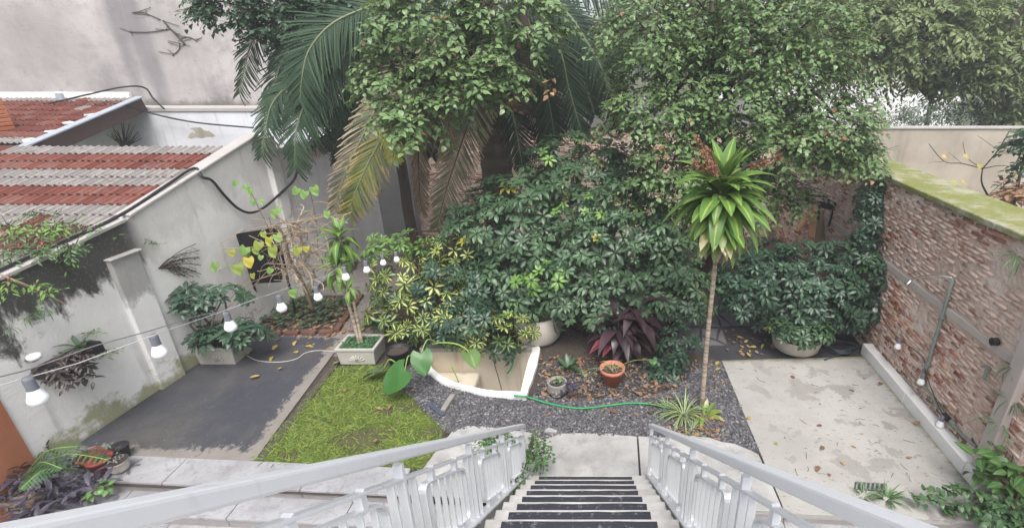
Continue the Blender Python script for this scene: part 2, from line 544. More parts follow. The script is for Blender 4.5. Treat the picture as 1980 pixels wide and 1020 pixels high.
# white painted slab with flakes of paint gone
m = N('flaking_white_slab')
a = m.noise(2.3, 9, 0.62, None, 0.3); b_ = m.noise(7, 7, 0.7, m.pos((1.2, 3.0, 1))); big = m.noise(0.7, 5); f = m.noise(50, 4)
c = m.mix(m.ramp(big, 0.3, 0.7), (0.40, 0.39, 0.365), (0.32, 0.31, 0.288))
c = m.mix(m.ramp(m.noise(5, 6), 0.5, 0.8, 0, 0.4), c, (0.40, 0.385, 0.355))
c = m.mix(m.ramp(a, 0.56, 0.578), c, m.mix(f, (0.24, 0.228, 0.213), (0.33, 0.313, 0.296)))
c = m.mix(m.ramp(b_, 0.63, 0.65, 0, 0.9), c, (0.15, 0.14, 0.125))
c = m.mix(m.ramp(m.noise(19, 6, 0.7, m.pos((1, 2.2, 1))), 0.625, 0.64, 0, 0.85), c, (0.15, 0.14, 0.128))
c = m.mix(m.ramp(m.noise(2.8, 6, 0.7), 0.42, 0.72, 0, 0.4), c, (0.30, 0.29, 0.265))
gm = m.attr('damp')
c = m.mix(m.ramp(m.math('ADD', gm, m.math('MULTIPLY', m.math('SUBTRACT', b_, 0.5), 1.3)), 0.55, 0.95, 0, 0.85), c, (0.17, 0.16, 0.08))
m.bump(m.math('ADD', m.ramp(a, 0.635, 0.65, 1, 0), m.math('MULTIPLY', f, 0.15)), 0.4, 0.004)
M['white_slab'] = m.fin(c, 0.75, 0.35)

m = N('pale_concrete'); big = m.noise(1.1, 6, 0.65); med = m.noise(5, 7, 0.7); f = m.noise(60, 3)
c = m.mix(m.ramp(big, 0.35, 0.65), (0.42, 0.415, 0.405), (0.285, 0.28, 0.272))
c = m.mix(m.ramp(med, 0.46, 0.72, 0, 0.75), c, (0.22, 0.215, 0.20))
c = m.mix(m.ramp(m.noise(16, 7, 0.75), 0.58, 0.68, 0, 0.6), c, (0.19, 0.185, 0.17))
m.bump(m.math('ADD', med, m.math('MULTIPLY', f, 0.3)), 0.35, 0.01)
M['pale'] = m.fin(c, 0.8, 0.35)
m = N('grey_marble'); big = m.noise(1.6, 6, 0.6, None, 0.8); med = m.noise(6, 8, 0.75, None, 1.6)
c = m.mix(m.ramp(big, 0.3, 0.7), (0.37, 0.37, 0.385), (0.27, 0.27, 0.282))
c = m.mix(m.ramp(med, 0.48, 0.66, 0, 0.7), c, (0.20, 0.195, 0.195))
c = m.mix(m.ramp(m.noise(11, 6, 0.7), 0.55, 0.7, 0, 0.5), c, (0.17, 0.165, 0.16))
c = m.mix(m.ramp(m.noise(1, 4, 0.6, m.pos((1, 9, 9))), 0.62, 0.7, 0, 0.5), c, (0.27, 0.25, 0.24))
m.bump(med, 0.12, 0.006)
M['marble'] = m.fin(c, 0.55, 0.45)
M['marble_riser'] = plain('riser_marble', (0.27, 0.25, 0.245), 0.7, 0.25, 5)  # risers get a darker tone than the base of the treads

m = N('garden_soil'); k = m.noise(2, 7, 0.7); f = m.noise(28, 6, 0.7)
c = m.mix(k, (0.055, 0.043, 0.035), (0.12, 0.098, 0.085))
c = m.mix(m.ramp(f, 0.55, 0.75, 0, 0.7), c, (0.15, 0.125, 0.105))
m.bump(m.math('ADD', f, k), 1.0, 0.04)
M['soil'] = m.fin(c, 0.97, 0.15)
m = N('packed_path'); k = m.noise(1.6, 6, 0.7); f = m.noise(25, 5)
c = m.mix(m.ramp(k, 0.35, 0.65), (0.16, 0.145, 0.135), (0.235, 0.212, 0.198))
c = m.mix(m.ramp(m.noise(6, 6), 0.5, 0.72, 0, 0.6), c, (0.085, 0.075, 0.068))
m.bump(f, 0.6, 0.015)
M['path'] = m.fin(c, 0.93, 0.2)
M['turf_base'] = plain('turf_soil', (0.075, 0.07, 0.032), 0.97, 0.35, 7, bump=0.6)
m = N('earth_far'); M['far'] = m.fin(m.mix(m.noise(0.3, 4), (0.06, 0.075, 0.04), (0.12, 0.12, 0.08)), 0.95, 0.1)
M['dark_floor'] = plain('dark_wet_floor', (0.045, 0.045, 0.05), 0.55, 0.35, 4)
M['slate'] = plain('slate_flag', (0.13, 0.125, 0.125), 0.75, 0.3, 3, bump=0.3)

def stones(name, c1, c2, c3):
    m = N(name); s = m.attr('tint')
    c = m.mix(s, c1, c2); c = m.mix(m.ramp(s, 0.9, 0.93), c, c3)
    c = m.mix(m.ramp(m.noise(60, 3), 0.4, 0.7, 0, 0.4), c, tuple(x * 0.5 for x in c1))
    return m.fin(c, 0.85, 0.3)
M['gravel'] = stones('grey_gravel', (0.05, 0.049, 0.055), (0.185, 0.18, 0.192), (0.30, 0.285, 0.28))

def paint(name, c, rough=0.35):
    m = N(name)
    k = m.noise(3, 6); ch = m.noise(9, 8, 0.72)
    b = m.mix(m.ramp(k, 0.4, 0.75, 0, 0.25), c, tuple(x * 0.9 for x in c))
    b = m.mix(m.ramp(ch, 0.735, 0.742), b, (0.09, 0.06, 0.045))
    gr = m.noise(1, 5, 0.6, m.pos((14, 14, 3)))
    b = m.mix(m.ramp(gr, 0.56, 0.72, 0, 0.3), b, (0.35, 0.32, 0.28))
    m.bump(m.noise(30, 3), 0.06, 0.003)
    return m.fin(b, rough, 0.5)
M['white_paint'] = paint('white_metal_paint', (0.68, 0.687, 0.705))
M['white_trim'] = plain('white_lime_paint', (0.74, 0.73, 0.71), 0.8, 0.1, 9, bump=0.4)
M['cream_basin'] = None
m = N('cream_basin'); k = m.noise(1.5, 6); st = m.noise(1, 5, 0.6, m.pos((5, 5, 0.6)))
c = m.mix(k, (0.60, 0.53, 0.42), (0.70, 0.63, 0.51)); c = m.mix(m.ramp(st, 0.52, 0.7, 0, 0.45), c, (0.25, 0.20, 0.14))
m.bump(m.noise(20, 5), 0.2, 0.01)
M['basin'] = m.fin(c, 0.85, 0.25)
m = N('antislip_mat'); f = m.noise(120, 3); k = m.noise(22, 8, 0.75)
c = m.mix(f, (0.016, 0.017, 0.023), (0.05, 0.052, 0.065)); c = m.mix(m.ramp(k, 0.56, 0.66, 0, 0.75), c, (0.22, 0.22, 0.24))
m.bump(f, 0.6, 0.004)
M['mat'] = m.fin(c, 0.9, 0.3)
m = N('step_stone'); k = m.noise(4, 7, 0.7); 
c = m.mix(m.ramp(k, 0.35, 0.7), (0.52, 0.505, 0.485), (0.36, 0.34, 0.315)); m.bump(m.noise(30, 4), 0.2, 0.006)
M['step'] = m.fin(c, 0.7, 0.35)

def tilemat(name, a, b, g):
    m = N(name); s = m.rnd(); k = m.noise(9, 6, 0.7); f = m.noise(60, 3)
    c = m.mix(s, a, b); c = m.mix(m.ramp(m.math('ADD', k, m.math('MULTIPLY', m.math('SUBTRACT', s, 0.5), 0.25)), 0.5, 0.74, 0, 0.7), c, g)
    m.bump(f, 0.4, 0.006)
    return m.fin(c, 0.85, 0.25)
M['tile_red'] = tilemat('red_clay_tile', (0.135, 0.045, 0.034), (0.21, 0.072, 0.052), (0.19, 0.13, 0.115))
M['tile_grey'] = tilemat('lichened_tile', (0.22, 0.20, 0.19), (0.31, 0.29, 0.275), (0.15, 0.12, 0.11))
M['tile_dark'] = tilemat('purple_clay_tile', (0.11, 0.036, 0.034), (0.17, 0.058, 0.052), (0.24, 0.19, 0.175))
M['tile_orange'] = tilemat('new_orange_tile', (0.58, 0.22, 0.10), (0.62, 0.25, 0.12), (0.5, 0.3, 0.2))
M['terracotta_wall'] = wall_plaster('terracotta_render', (0.42, 0.17, 0.09), (0.36, 0.135, 0.07), False, False)
M['timber'] = plain('brown_timber', (0.075, 0.045, 0.035), 0.75, 0.35, 4)
M['flashing'] = plain('zinc_flashing', (0.42, 0.46, 0.52), 0.45, 0.12, 4, 0.3)
M['black_plastic'] = plain('black_plastic', (0.018, 0.018, 0.022), 0.5, 0.3, 9)
M['cable'] = plain('black_cable', (0.02, 0.02, 0.022), 0.5, 0.2, 9)
M['cord_white'] = plain('white_cord', (0.62, 0.60, 0.58), 0.6, 0.1, 9)
M['cord_grey'] = plain('grey_cord', (0.25, 0.25, 0.26), 0.6, 0.1, 9)
M['bulb_cap'] = plain('grey_bulb_cap', (0.16, 0.165, 0.19), 0.55, 0.12, 20)
m = N('opal_globe'); m.b.inputs['Subsurface Weight'].default_value = 0.25; m.b.inputs['Subsurface Radius'].default_value = (0.03, 0.03, 0.03)
M['globe'] = m.fin((0.88, 0.88, 0.90), 0.25, 0.5)
M['hose'] = plain('green_hose', (0.03, 0.25, 0.085), 0.4, 0.15, 9)
M['hose_dark'] = plain('dark_hose', (0.035, 0.05, 0.055), 0.45, 0.2, 9)
M['terracotta'] = plain('terracotta_pot', (0.50, 0.18, 0.115), 0.75, 0.15, 9)
M['red_pot'] = plain('red_clay_pot', (0.24, 0.05, 0.04), 0.7, 0.2, 9)
M['cream_pot'] = plain('cream_pot', (0.52, 0.48, 0.42), 0.7, 0.14, 6)
M['cast_stone'] = plain('cast_stone', (0.40, 0.385, 0.345), 0.9, 0.22, 6, bump=0.5)
M['grey_stone'] = plain('carved_stone', (0.24, 0.225, 0.20), 0.9, 0.3, 10, bump=0.8)
M['pipe'] = plain('green_grey_pipe', (0.20, 0.235, 0.21), 0.6, 0.2, 9)
M['chrome'] = plain('chrome', (0.55, 0.55, 0.56), 0.25, 0.1, 9, 1.0)
m = N('ringed_cane'); rg = m.noise(1, 4, 0.6, m.pos((3, 3, 42))); k = m.noise(9, 5)
c = m.mix(m.ramp(rg, 0.4, 0.6), (0.24, 0.185, 0.135), (0.44, 0.37, 0.29)); c = m.mix(m.ramp(k, 0.5, 0.8, 0, 0.5), c, (0.2, 0.17, 0.14)); m.bump(rg, 0.8, 0.01)
M['bark_pale'] = m.fin(c, 0.9, 0.2)
M['bark'] = plain('bark', (0.10, 0.08, 0.06), 0.95, 0.35, 8, bump=0.9)
M['twig'] = plain('dry_twig', (0.33, 0.245, 0.16), 0.85, 0.3, 9)
M['twig_dark'] = plain('dark_twig', (0.07, 0.05, 0.04), 0.85, 0.3, 9)
M['stem_green'] = plain('green_stem', (0.22, 0.33, 0.08), 0.5, 0.2, 9)
M['wood_board'] = plain('old_board', (0.20, 0.15, 0.10), 0.85, 0.3, 5)
M['wood_orange'] = plain('orange_plank', (0.30, 0.16, 0.075), 0.8, 0.3, 5)
M['brick_edge'] = plain('bed_brick', (0.14, 0.07, 0.055), 0.9, 0.35, 8, bump=0.5)
M['cement_band'] = plain('pinkish_cement', (0.46, 0.405, 0.375), 0.92, 0.2, 5, bump=0.4)
M['edge_moss'] = plain('mossy_edging', (0.075, 0.068, 0.05), 0.95, 0.4, 9, bump=0.6)
M['drain'] = plain('iron_grate', (0.06, 0.06, 0.065), 0.7, 0.3, 9)
M['white_house'] = plain('white_house_render', (0.86, 0.86, 0.86), 0.8, 0.04, 1)
M['glass'] = plain('window_glass', (0.05, 0.06, 0.07), 0.1, 0.1, 1, bump=0)

# leaves
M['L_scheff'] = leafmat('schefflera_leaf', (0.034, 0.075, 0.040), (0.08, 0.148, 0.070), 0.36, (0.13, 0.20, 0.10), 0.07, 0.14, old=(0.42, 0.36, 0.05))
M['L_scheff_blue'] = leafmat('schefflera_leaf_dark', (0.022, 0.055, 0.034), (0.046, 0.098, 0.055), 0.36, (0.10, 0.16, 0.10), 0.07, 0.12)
M['L_varieg'] = leafmat('variegated_leaf', (0.026, 0.078, 0.030), (0.060, 0.138, 0.048), 0.36, None, 0.07, 0.14, var=(0.56, 0.53, 0.13))
M['L_lime'] = leafmat('young_schefflera_leaf', (0.11, 0.25, 0.055), (0.19, 0.33, 0.075), 0.4, (0.25, 0.36, 0.1), 0.08, 0.2)
M['L_tree'] = leafmat('tree_leaf', (0.10, 0.175, 0.068), (0.22, 0.335, 0.135), 0.36, (0.12, 0.2, 0.08), 0.08, 0.22, old=(0.34, 0.14, 0.06))
M['L_tree_dark'] = leafmat('dark_tree_leaf', (0.038, 0.082, 0.050), (0.078, 0.145, 0.080), 0.38, None, 0.1, 0.2)
M['L_far'] = leafmat('far_tree_leaf', (0.13, 0.18, 0.072), (0.25, 0.31, 0.125), 0.5, None, 0.1, 0.3)  # leaf colour paled to stand in for haze over the distance
M['L_far_dark'] = leafmat('far_shrub_leaf', (0.085, 0.125, 0.085), (0.15, 0.20, 0.13), 0.5, None, 0.1, 0.25)
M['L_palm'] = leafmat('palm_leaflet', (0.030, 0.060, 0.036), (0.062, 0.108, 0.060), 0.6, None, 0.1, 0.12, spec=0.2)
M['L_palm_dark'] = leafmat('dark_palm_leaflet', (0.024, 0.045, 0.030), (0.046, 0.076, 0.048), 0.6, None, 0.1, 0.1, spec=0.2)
M['L_palm_yel'] = leafmat('yellowing_palm_leaflet', (0.06, 0.10, 0.03), (0.24, 0.23, 0.045), 0.5, None, 0.1, 0.15, tip=(0.36, 0.27, 0.10), tipv=0.72)
M['L_palm_lemon'] = leafmat('yellow_palm_leaflet', (0.36, 0.36, 0.06), (0.50, 0.46, 0.12), 0.5, None, 0.1, 0.2)
M['L_palm_dead'] = leafmat('dead_palm_leaflet', (0.17, 0.125, 0.085), (0.33, 0.255, 0.175), 0.7, None, 0.1, 0.1)
M['L_palm_half'] = leafmat('half_dead_palm_leaflet', (0.085, 0.10, 0.055), (0.27, 0.22, 0.14), 0.6, None, 0.1, 0.1, tip=(0.36, 0.285, 0.20), tipv=0.55)
M['L_drac'] = leafmat('corn_plant_leaf', (0.085, 0.19, 0.045), (0.15, 0.27, 0.065), 0.36, (0.34, 0.44, 0.08), 0.10, 0.25)
M['L_drac_low'] = leafmat('ageing_corn_plant_leaf', (0.12, 0.21, 0.045), (0.26, 0.32, 0.08), 0.4, (0.22, 0.30, 0.06), 0.15, 0.22, tip=(0.48, 0.41, 0.25), tipv=0.84)
M['L_drac_dry'] = leafmat('drying_corn_plant_leaf', (0.24, 0.25, 0.07), (0.44, 0.37, 0.19), 0.6, None, 0.1, 0.15, tip=(0.44, 0.35, 0.23), tipv=0.5)
M['L_cord'] = leafmat('purple_cordyline_leaf', (0.026, 0.014, 0.020), (0.062, 0.034, 0.042), 0.33, None, 0.1, 0.08)
M['L_cord_pink'] = leafmat('pink_cordyline_leaf', (0.16, 0.03, 0.05), (0.22, 0.05, 0.07), 0.35, (0.07, 0.03, 0.04), 0.2, 0.12)
M['L_ear'] = leafmat('elephant_ear_leaf', (0.045, 0.145, 0.03), (0.06, 0.175, 0.04), 0.36, None, 0.02, 0.18)
M['L_ear_back'] = leafmat('elephant_ear_underside', (0.20, 0.34, 0.12), (0.22, 0.36, 0.13), 0.5, (0.36, 0.48, 0.22), 0.05, 0.2)
M['L_spider'] = leafmat('spider_plant_leaf', (0.13, 0.21, 0.07), (0.2, 0.29, 0.1), 0.45, (0.46, 0.50, 0.30), 0.25, 0.15)
M['L_fern'] = leafmat('fern_leaflet', (0.075, 0.185, 0.065), (0.12, 0.25, 0.095), 0.5, None, 0.1, 0.2)
M['L_purple'] = leafmat('purple_heart_leaf', (0.050, 0.043, 0.070), (0.10, 0.085, 0.125), 0.45, None, 0.1, 0.1)
M['L_trad'] = leafmat('wandering_plant_leaf', (0.035, 0.018, 0.03), (0.085, 0.05, 0.06), 0.4, (0.14, 0.14, 0.10), 0.15, 0.1)
M['L_vine'] = leafmat('yellowing_vine_leaf', (0.20, 0.29, 0.05), (0.46, 0.40, 0.045), 0.5, None, 0.1, 0.25)
M['L_vine_green'] = leafmat('green_vine_leaf', (0.13, 0.27, 0.05), (0.22, 0.35, 0.09), 0.5, None, 0.1, 0.25)
M['L_bush'] = leafmat('broad_green_leaf', (0.07, 0.17, 0.045), (0.12, 0.24, 0.065), 0.4, (0.2, 0.32, 0.12), 0.06, 0.2)
M['L_ivy'] = leafmat('creeper_leaf', (0.06, 0.15, 0.05), (0.12, 0.23, 0.08), 0.45, None, 0.1, 0.2)
M['L_ficus'] = leafmat('climbing_leaf', (0.05, 0.12, 0.05), (0.10, 0.19, 0.075), 0.4, None, 0.1, 0.15, old=(0.45, 0.28, 0.05))
M['L_grass'] = leafmat('grass_blade', (0.10, 0.18, 0.030), (0.29, 0.36, 0.07), 0.55, None, 0.1, 0.25)
M['L_dry'] = leafmat('fallen_leaf_brown', (0.17, 0.085, 0.05), (0.36, 0.22, 0.11), 0.8, None, 0.1, 0.05)
M['L_dry_yel'] = leafmat('fallen_leaf_yellow', (0.36, 0.30, 0.07), (0.46, 0.33, 0.10), 0.7, None, 0.1, 0.1)
M['L_flower'] = leafmat('dried_flower', (0.22, 0.10, 0.06), (0.36, 0.19, 0.11), 0.85, None, 0.1, 0.05)
M['L_mint'] = leafmat('ground_cover_leaf', (0.05, 0.16, 0.06), (0.08, 0.22, 0.09), 0.5, None, 0.1, 0.15)
M['L_red'] = leafmat('red_flower', (0.42, 0.03, 0.03), (0.5, 0.05, 0.05), 0.5, None, 0.1, 0.1)
# ------------------------------------------------------------------ the setting
def XL(Y): return -5.9 + 0.115 * (Y - 6.08)          # face of the left boundary wall
def XR(Y): return 4.12 + 0.045 * (Y - 4)             # face of the brick wall on the right
def YF(X): return 3.63 - 0.057 * X                   # front edge of the garden terrace
YB = 11.8

mb = MB(); mb.sheet([(-250, -250), (250, -250), (250, 250), (-250, 250)], -0.98)
props(mb.build('ground', M['far']), kind='structure')

rim_out = [(816, 706), (820, 714), (827, 724), (843, 737), (869, 751), (902, 760), (934, 768), (974, 773), (1018, 777), (1024, 753), (1036, 721), (1045, 683), (1042, 676)]
rim_in = [(832, 706), (835, 714), (841, 722), (863, 738), (893, 750), (918, 756), (940, 760), (966, 763), (1007, 764), (1013, 738), (1021, 706), (1029, 684), (1028, 680)]
ro = GP(rim_out); ri = GP(rim_in)
ro = spline(ro[:9], 4) + spline(ro[9:], 4); ri = spline(ri[:9], 4) + spline(ri[9:], 4)
back_l = G(826, 676); back_r = ri[-1]
hole = [p for p in ri] + [V3((back_l.x, back_r.y, 0))]

mb = MB()
mb.sheet([(XL(3.95) - 0.1, 3.95), (XL(12) - 0.1, 12.0), (4.75, 12.0), (4.35, 3.45), (0, YF(0) - 0.01)], 0.0, [hole])
props(mb.build('garden_floor', M['soil']), kind='structure')

# packed path leading to the back on the left
mb = MB(); pth = GP([(455, 650), (500, 610), (620, 560), (690, 520), (700, 470), (790, 462), (800, 500), (790, 560), (740, 610), (745, 680), (700, 690), (650, 690)], 0)
mb.sheet(pth, 0.006)
props(mb.build('garden_path', M['path']), kind='structure')
# dark floor behind the white slab
mb = MB(); mb.sheet(GP([(1300, 585), (1480, 560), (1640, 620), (1668, 690), (1668, 700), (1395, 702), (1380, 690), (1300, 680)]), 0.005)
props(mb.build('paved_yard', M['dark_floor']), kind='structure')
yard = bpy.data.objects['paved_yard']
def pxpoly(pts, z): return [G(x, y, 0) for x, y in pts]
flags = [[(1304, 604), (1340, 606), (1337, 618)], [(1304, 607), (1334, 620), (1302, 632)], [(1343, 606), (1385, 606), (1382, 618), (1358, 628)], [(1341, 610), (1355, 629), (1316, 631)],
         [(1389, 607), (1440, 606), (1452, 630), (1416, 630)], [(1386, 609), (1412, 630), (1396, 632)], [(1384, 610), (1391, 632), (1362, 631)],
         [(1304, 637), (1352, 636), (1352, 648), (1334, 654)], [(1356, 637), (1388, 637), (1384, 656), (1358, 649)], [(1304, 642), (1352, 662), (1306, 668)], [(1357, 653), (1382, 660), (1402, 668), (1358, 669)],
         [(1393, 638), (1398, 640), (1405, 667), (1388, 658)], [(1345, 592), (1400, 592), (1398, 602), (1340, 603)], [(1404, 592), (1450, 590), (1452, 602), (1404, 603)]]
for fl in flags:
    mb = MB(); mb.prism(GP(fl), 0.004, 0.024 + R.uniform(-.004, .004)); mb.build('flagstone', M['slate'], yard, bevel=0.003)

# the dark painted slab on the left
def gridsheet(name, mat, A, B, C, D, nu, nv, fn, z, kind='structure', thick=0.0):
    """A near-left, B near-right, C far-right, D far-left"""
    P, fs, at = [], [], {}
    for j in range(nv + 1):
        for i in range(nu + 1):
            s, t = i / nu, j / nv
            p = (A * (1 - s) + B * s) * (1 - t) + (D * (1 - s) + C * s) * t
            P.append((p.x, p.y, z))
            for k, val in fn(p, s, t).items(): at.setdefault(k, []).append(val)
    for j in range(nv):
        for i in range(nu):
            o = j * (nu + 1) + i
            fs.append((o, o + 1, o + nu + 2, o + nu + 1))
    mb = MB(); mb.add(P, fs)
    n0 = len(P)
    if thick:
        ring = [i for i in range(nu + 1)] + [(j + 1) * (nu + 1) + nu for j in range(nv)] + [nv * (nu + 1) + i for i in range(nu - 1, -1, -1)] + [j * (nu + 1) for j in range(nv - 1, 0, -1)]
        mb.add([(P[i][0], P[i][1], z - thick) for i in ring], [])
        m_ = len(ring)
        for k in range(m_):
            mb.f.append((ring[k], n0 + k, n0 + (k + 1) % m_, ring[(k + 1) % m_])); mb.mi.append(0)
        for k in at: at[k] += [at[k][i] for i in ring]
    mb.at = at
    return props(mb.build(name, mat), kind=kind)
A, B, C, D = V3((XL(4.2) + .02, YF(XL(4.2)) + 0.34, 0)), G(490, 897), G(668, 655), V3((XL(6.9), 6.9, 0))
A.y = 4.27
def sl_edge(p, s, t):
    wdt = 2.6
    r = 1 - (1 - s) * wdt / 0.42; nr = 1 - t * 3.0 / 0.5; far = 1 - (1 - t) * 3 / 0.3
    return {'edge': max(0, min(1, max(r, nr * 0.95, far * 0.55))) }
gridsheet('concrete_slab', M['dark_slab'], A, B, C, D, 30, 36, sl_edge, 0.03, thick=0.05)
# bricks laid as an edging between slab and lawn
edg = bpy.data.objects['concrete_slab']
for i in range(13):
    t = (i + 0.5) / 13; p = B.lerp(G(655, 690), t); d = (G(655, 690) - B); a = math.atan2(d.y, d.x)
    q = p + V3((math.sin(a), -math.cos(a), 0)) * 0.055
    mb = MB(); mb.box((q.x, q.y, 0.012), (0.155, 0.085, 0.03), a + R.uniform(-.04, .04), 0, 0.004); mb.build('edging_brick', M['edge_moss'], edg)

# the white slab on the right
fl_, fr_ = G(1395, 700), G(1668, 692)
dl = (G(1470, 880) - fl_)
t_ = (YF(1.6) - 0.02 - fl_.y) / dl.y
nl = fl_ + dl * t_
A, B, C, D = nl, V3((XR(3.42) - .13, 3.42, 0)), fr_, fl_
def sl_damp(p, s, t):
    r = 1 - (1 - s) * 2.4 / 0.28; far = 1 - (1 - t) * 2.9 / 0.16
    k = 1 - (abs(p.x - 3.55) / 0.7 + abs(p.y - 4.0) / 0.45)
    return {'damp': max(0, min(1, max(r * 0.8, far, k * 0.62)))}
gridsheet('white_slab', M['white_slab'], A, B, C, D, 26, 30, sl_damp, 0.034, thick=0.06)

# pale landing at the foot of the stairs, laid in slabs
land = thing('landing', None, None, (0, 3.9, 0)); land['kind'] = 'structure'
for pts in ([(822, 905), (846, 872), (874, 838), (905, 826), (950, 829), (1030, 840), (1024, 862), (1018, 912)],
            [(1021, 912), (1029, 870), (1064, 848), (1082, 841), (1120, 840), (1180, 841), (1205, 845), (1231, 847), (1237, 925)],
            [(1240, 925), (1234, 847), (1290, 850), (1330, 846), (1372, 850), (1395, 858), (1420, 862), (1445, 872), (1466, 882), (1478, 905)]):
    q = GP(pts)
    if pts[0][0] < 1000: q = [V3((-2.02, YF(-2) + .02, 0))] + q[:-1] + [V3((-0.79, YF(-.8) + .02, 0))]
    elif pts[0][0] < 1200: q = [V3((-0.77, YF(-.8) + .02, 0))] + q[:-1] + [V3((0.47, YF(.5) + .02, 0))]
    else: q = [V3((0.49, YF(.5) + .02, 0))] + q[1:-1] + [nl + V3((-.015, 0.02, 0))]
    mb = MB(); mb.prism(q, 0.002, 0.036 + R.uniform(-.004, .004)); mb.build('paving_slab', M['pale'], land, bevel=0.006)
mb = MB(); mb.prism(GP([(1030, 866), (1034, 846), (1060, 843), (1066, 846), (1046, 858)]), 0.002, 0.02); mb.build('paving_slab', M['cement'], land)
mb = MB(); mb.prism(GP([(1052, 840), (1060, 832), (1078, 838), (1076, 842)]), 0.02, 0.06); mb.build('broken_piece', M['pale'], land, bevel=0.006)

# marble steps going down towards the house, both sides of the staircase
st = thing('terrace_steps', None, None, (0, 3.4, 0)); st['kind'] = 'structure'
def seg(x0, x1, yf0, yb0, z, th, mat, name):
    mb = MB(); mb.prism([(x0, YF(x0) + yf0), (x1, YF(x1) + yf0), (x1, YF(x1) + yb0), (x0, YF(x0) + yb0)], z - th, z)
    return mb.build(name, mat, st, bevel=0.006)
for i in range(4):
    z = 0.034 - 0.135 * i
    cuts = {0: [-6.2, -4.62, -3.1, -2.03], 1: [-6.2, -5.0, -3.75, -2.55, -0.8], 2: [-6.2, -4.4, -2.9, -0.8], 3: [-6.2, -3.5, -.8]}[i]
    yb0 = 0.36 if i == 0 else 0.03
    for a, b in zip(cuts, cuts[1:]):
        seg(a + .004, b - .004, -0.27 * i + (0 if i < 3 else -2.2), -0.27 * (i - 1) + 0.03 if i else yb0, z, 0.03, M['marble'], 'marble_tread')
        seg(a + .003, b - .003, -0.27 * i + 0.012 + (0 if i < 3 else -2.2), -0.27 * i + 0.06, z - 0.03, 0.12, M['marble_riser'], 'marble_riser')
    if i:
        for a, b in ((0.62, 1.9), (1.9, 3.1), (3.1, 4.15)):
            seg(a + .004, b - .004, -0.27 * i, -0.27 * (i - 1) + 0.03, z, 0.03, M['marble'], 'marble_tread')
    for a, b in ((0.62, 1.9), (1.9, 3.1), (3.1, 4.15)):
        seg(a + .003, b - .003, -0.27 * i + 0.012, -0.27 * i + 0.05, z - 0.03, 0.12, M['marble_riser'], 'marble_riser')

# ---------------------------------------------------------------- boundary walls
prof = [(3.95, 2.03), (4.54, 2.12), (5.87, 2.30), (5.95, 2.34), (8.37, 3.02), (8.62, 3.03), (8.64, 2.74), (YB, 2.74)]
def ztop(Y):
    for (a, za), (b, zb) in zip(prof, prof[1:]):
        if a <= Y <= b: return za + (zb - za) * (Y - a) / (b - a)
    return prof[-1][1] if Y > YB else prof[0][1]
lw = thing('plaster_wall', 'long white plaster boundary wall with black mould, moss and a sloping top', 'wall', (XL(7), 7, 0))
ys = sorted(set([3.95 + i * 0.13 for i in range(61)] + [p[0] for p in prof]))
ys = [y for y in ys if y <= YB]
nz = 16
P, fs, ht, hb, mo = [], [], [], [], []
for Y in ys:
    zt = ztop(Y)
    k = 1.0 if Y < 5.85 else max(0.14, 1 - (Y - 5.85) / 0.25)
    for j in range(nz + 1):
        z = -0.02 + (zt + 0.02) * j / nz
        P.append((XL(Y), Y, z)); ht.append(zt - z); hb.append(z if Y < 7 else z + .4); mo.append(k)
    P.append((XL(Y) - 0.2, Y, zt + 0.005)); ht.append(0); hb.append(zt); mo.append(k * 0.5)
    P.append((XL(Y) - 0.2, Y, -0.02)); ht.append(zt); hb.append(zt); mo.append(0)
nn = nz + 3
for i in range(len(ys) - 1):
    for j in range(nn - 1):
        o = i * nn + j
        fs.append((o, o + nn, o + nn + 1, o + 1))
fs.append(tuple(range(nn))); fs.append(tuple((len(ys) - 1) * nn + j for j in range(nn))[::-1])
mb = MB(); mb.add(P, fs); mb.at = {'htop': ht, 'hbot': hb, 'mould': mo}
mb.build('wall_face', M['plaster_left'], lw)
def pil(y0, y1, z1, w, name, mat=None, cap=False, mould=0.5):
    mb = MB()
    n = 10
    P, ht, hb = [], [], []
    for j in range(n + 1):
        z = z1 * j / n
        for (dx, y) in ((-0.02, y0), (w, y0), (w, y1), (-0.02, y1)):
            P.append((XL(y) + dx, y, z)); ht.append(z1 - z); hb.append(z)
    fs = []
    for j in range(n):
        for k in range(4): fs.append((j * 4 + k, j * 4 + (k + 1) % 4, j * 4 + 4 + (k + 1) % 4, j * 4 + 4 + k))
    fs.append((n * 4, n * 4 + 1, n * 4 + 2, n * 4 + 3))
    mb.add(P, fs); mb.at = {'htop': ht, 'hbot': hb, 'mould': [mould] * len(P)}
    return mb.build(name, mat or M['plaster_left'], lw, bevel=0.012)
pil(5.50, 5.86, 1.93, 0.055, 'pilaster', mould=0.55)
pil(8.37, 8.60, 2.98, 0.09, 'pilaster', mould=0.2)
mb = MB(); mb.bar((XL(5.47) + .04, 5.48, 1.94), (XL(5.9) + .04, 5.88, 1.94), 0.11, 0.025); mb.build('pilaster_cap', M['cement'], lw, bevel=0.008)
# sloping coping
cpp = [V3((XL(y) - 0.09, y, ztop(y) + 0.018)) for y in (3.97, 4.54, 5.2, 5.9)]
for a, b in zip(cpp, cpp[1:]):
    mb = MB(); mb.bar(a, b + (b - a).normalized() * -0.006, 0.24, 0.045); mb.build('coping', M['cement'], lw, bevel=0.01)
cpp = [V3((XL(y) - 0.09, y, ztop(y) + 0.018)) for y in (5.96, 6.75, 7.55, 8.36)]
for a, b in zip(cpp, cpp[1:]):
    mb = MB(); mb.bar(a, b + (b - a).normalized() * -0.006, 0.23, 0.04); mb.build('coping', M['cement'], lw, bevel=0.01)
mb = MB(); mb.box((XL(5.4) + 0.006, 5.75, 0.05), (0.03, 3.2, 0.09), -0.1145); mb.build('skirting', M['cement'], lw)

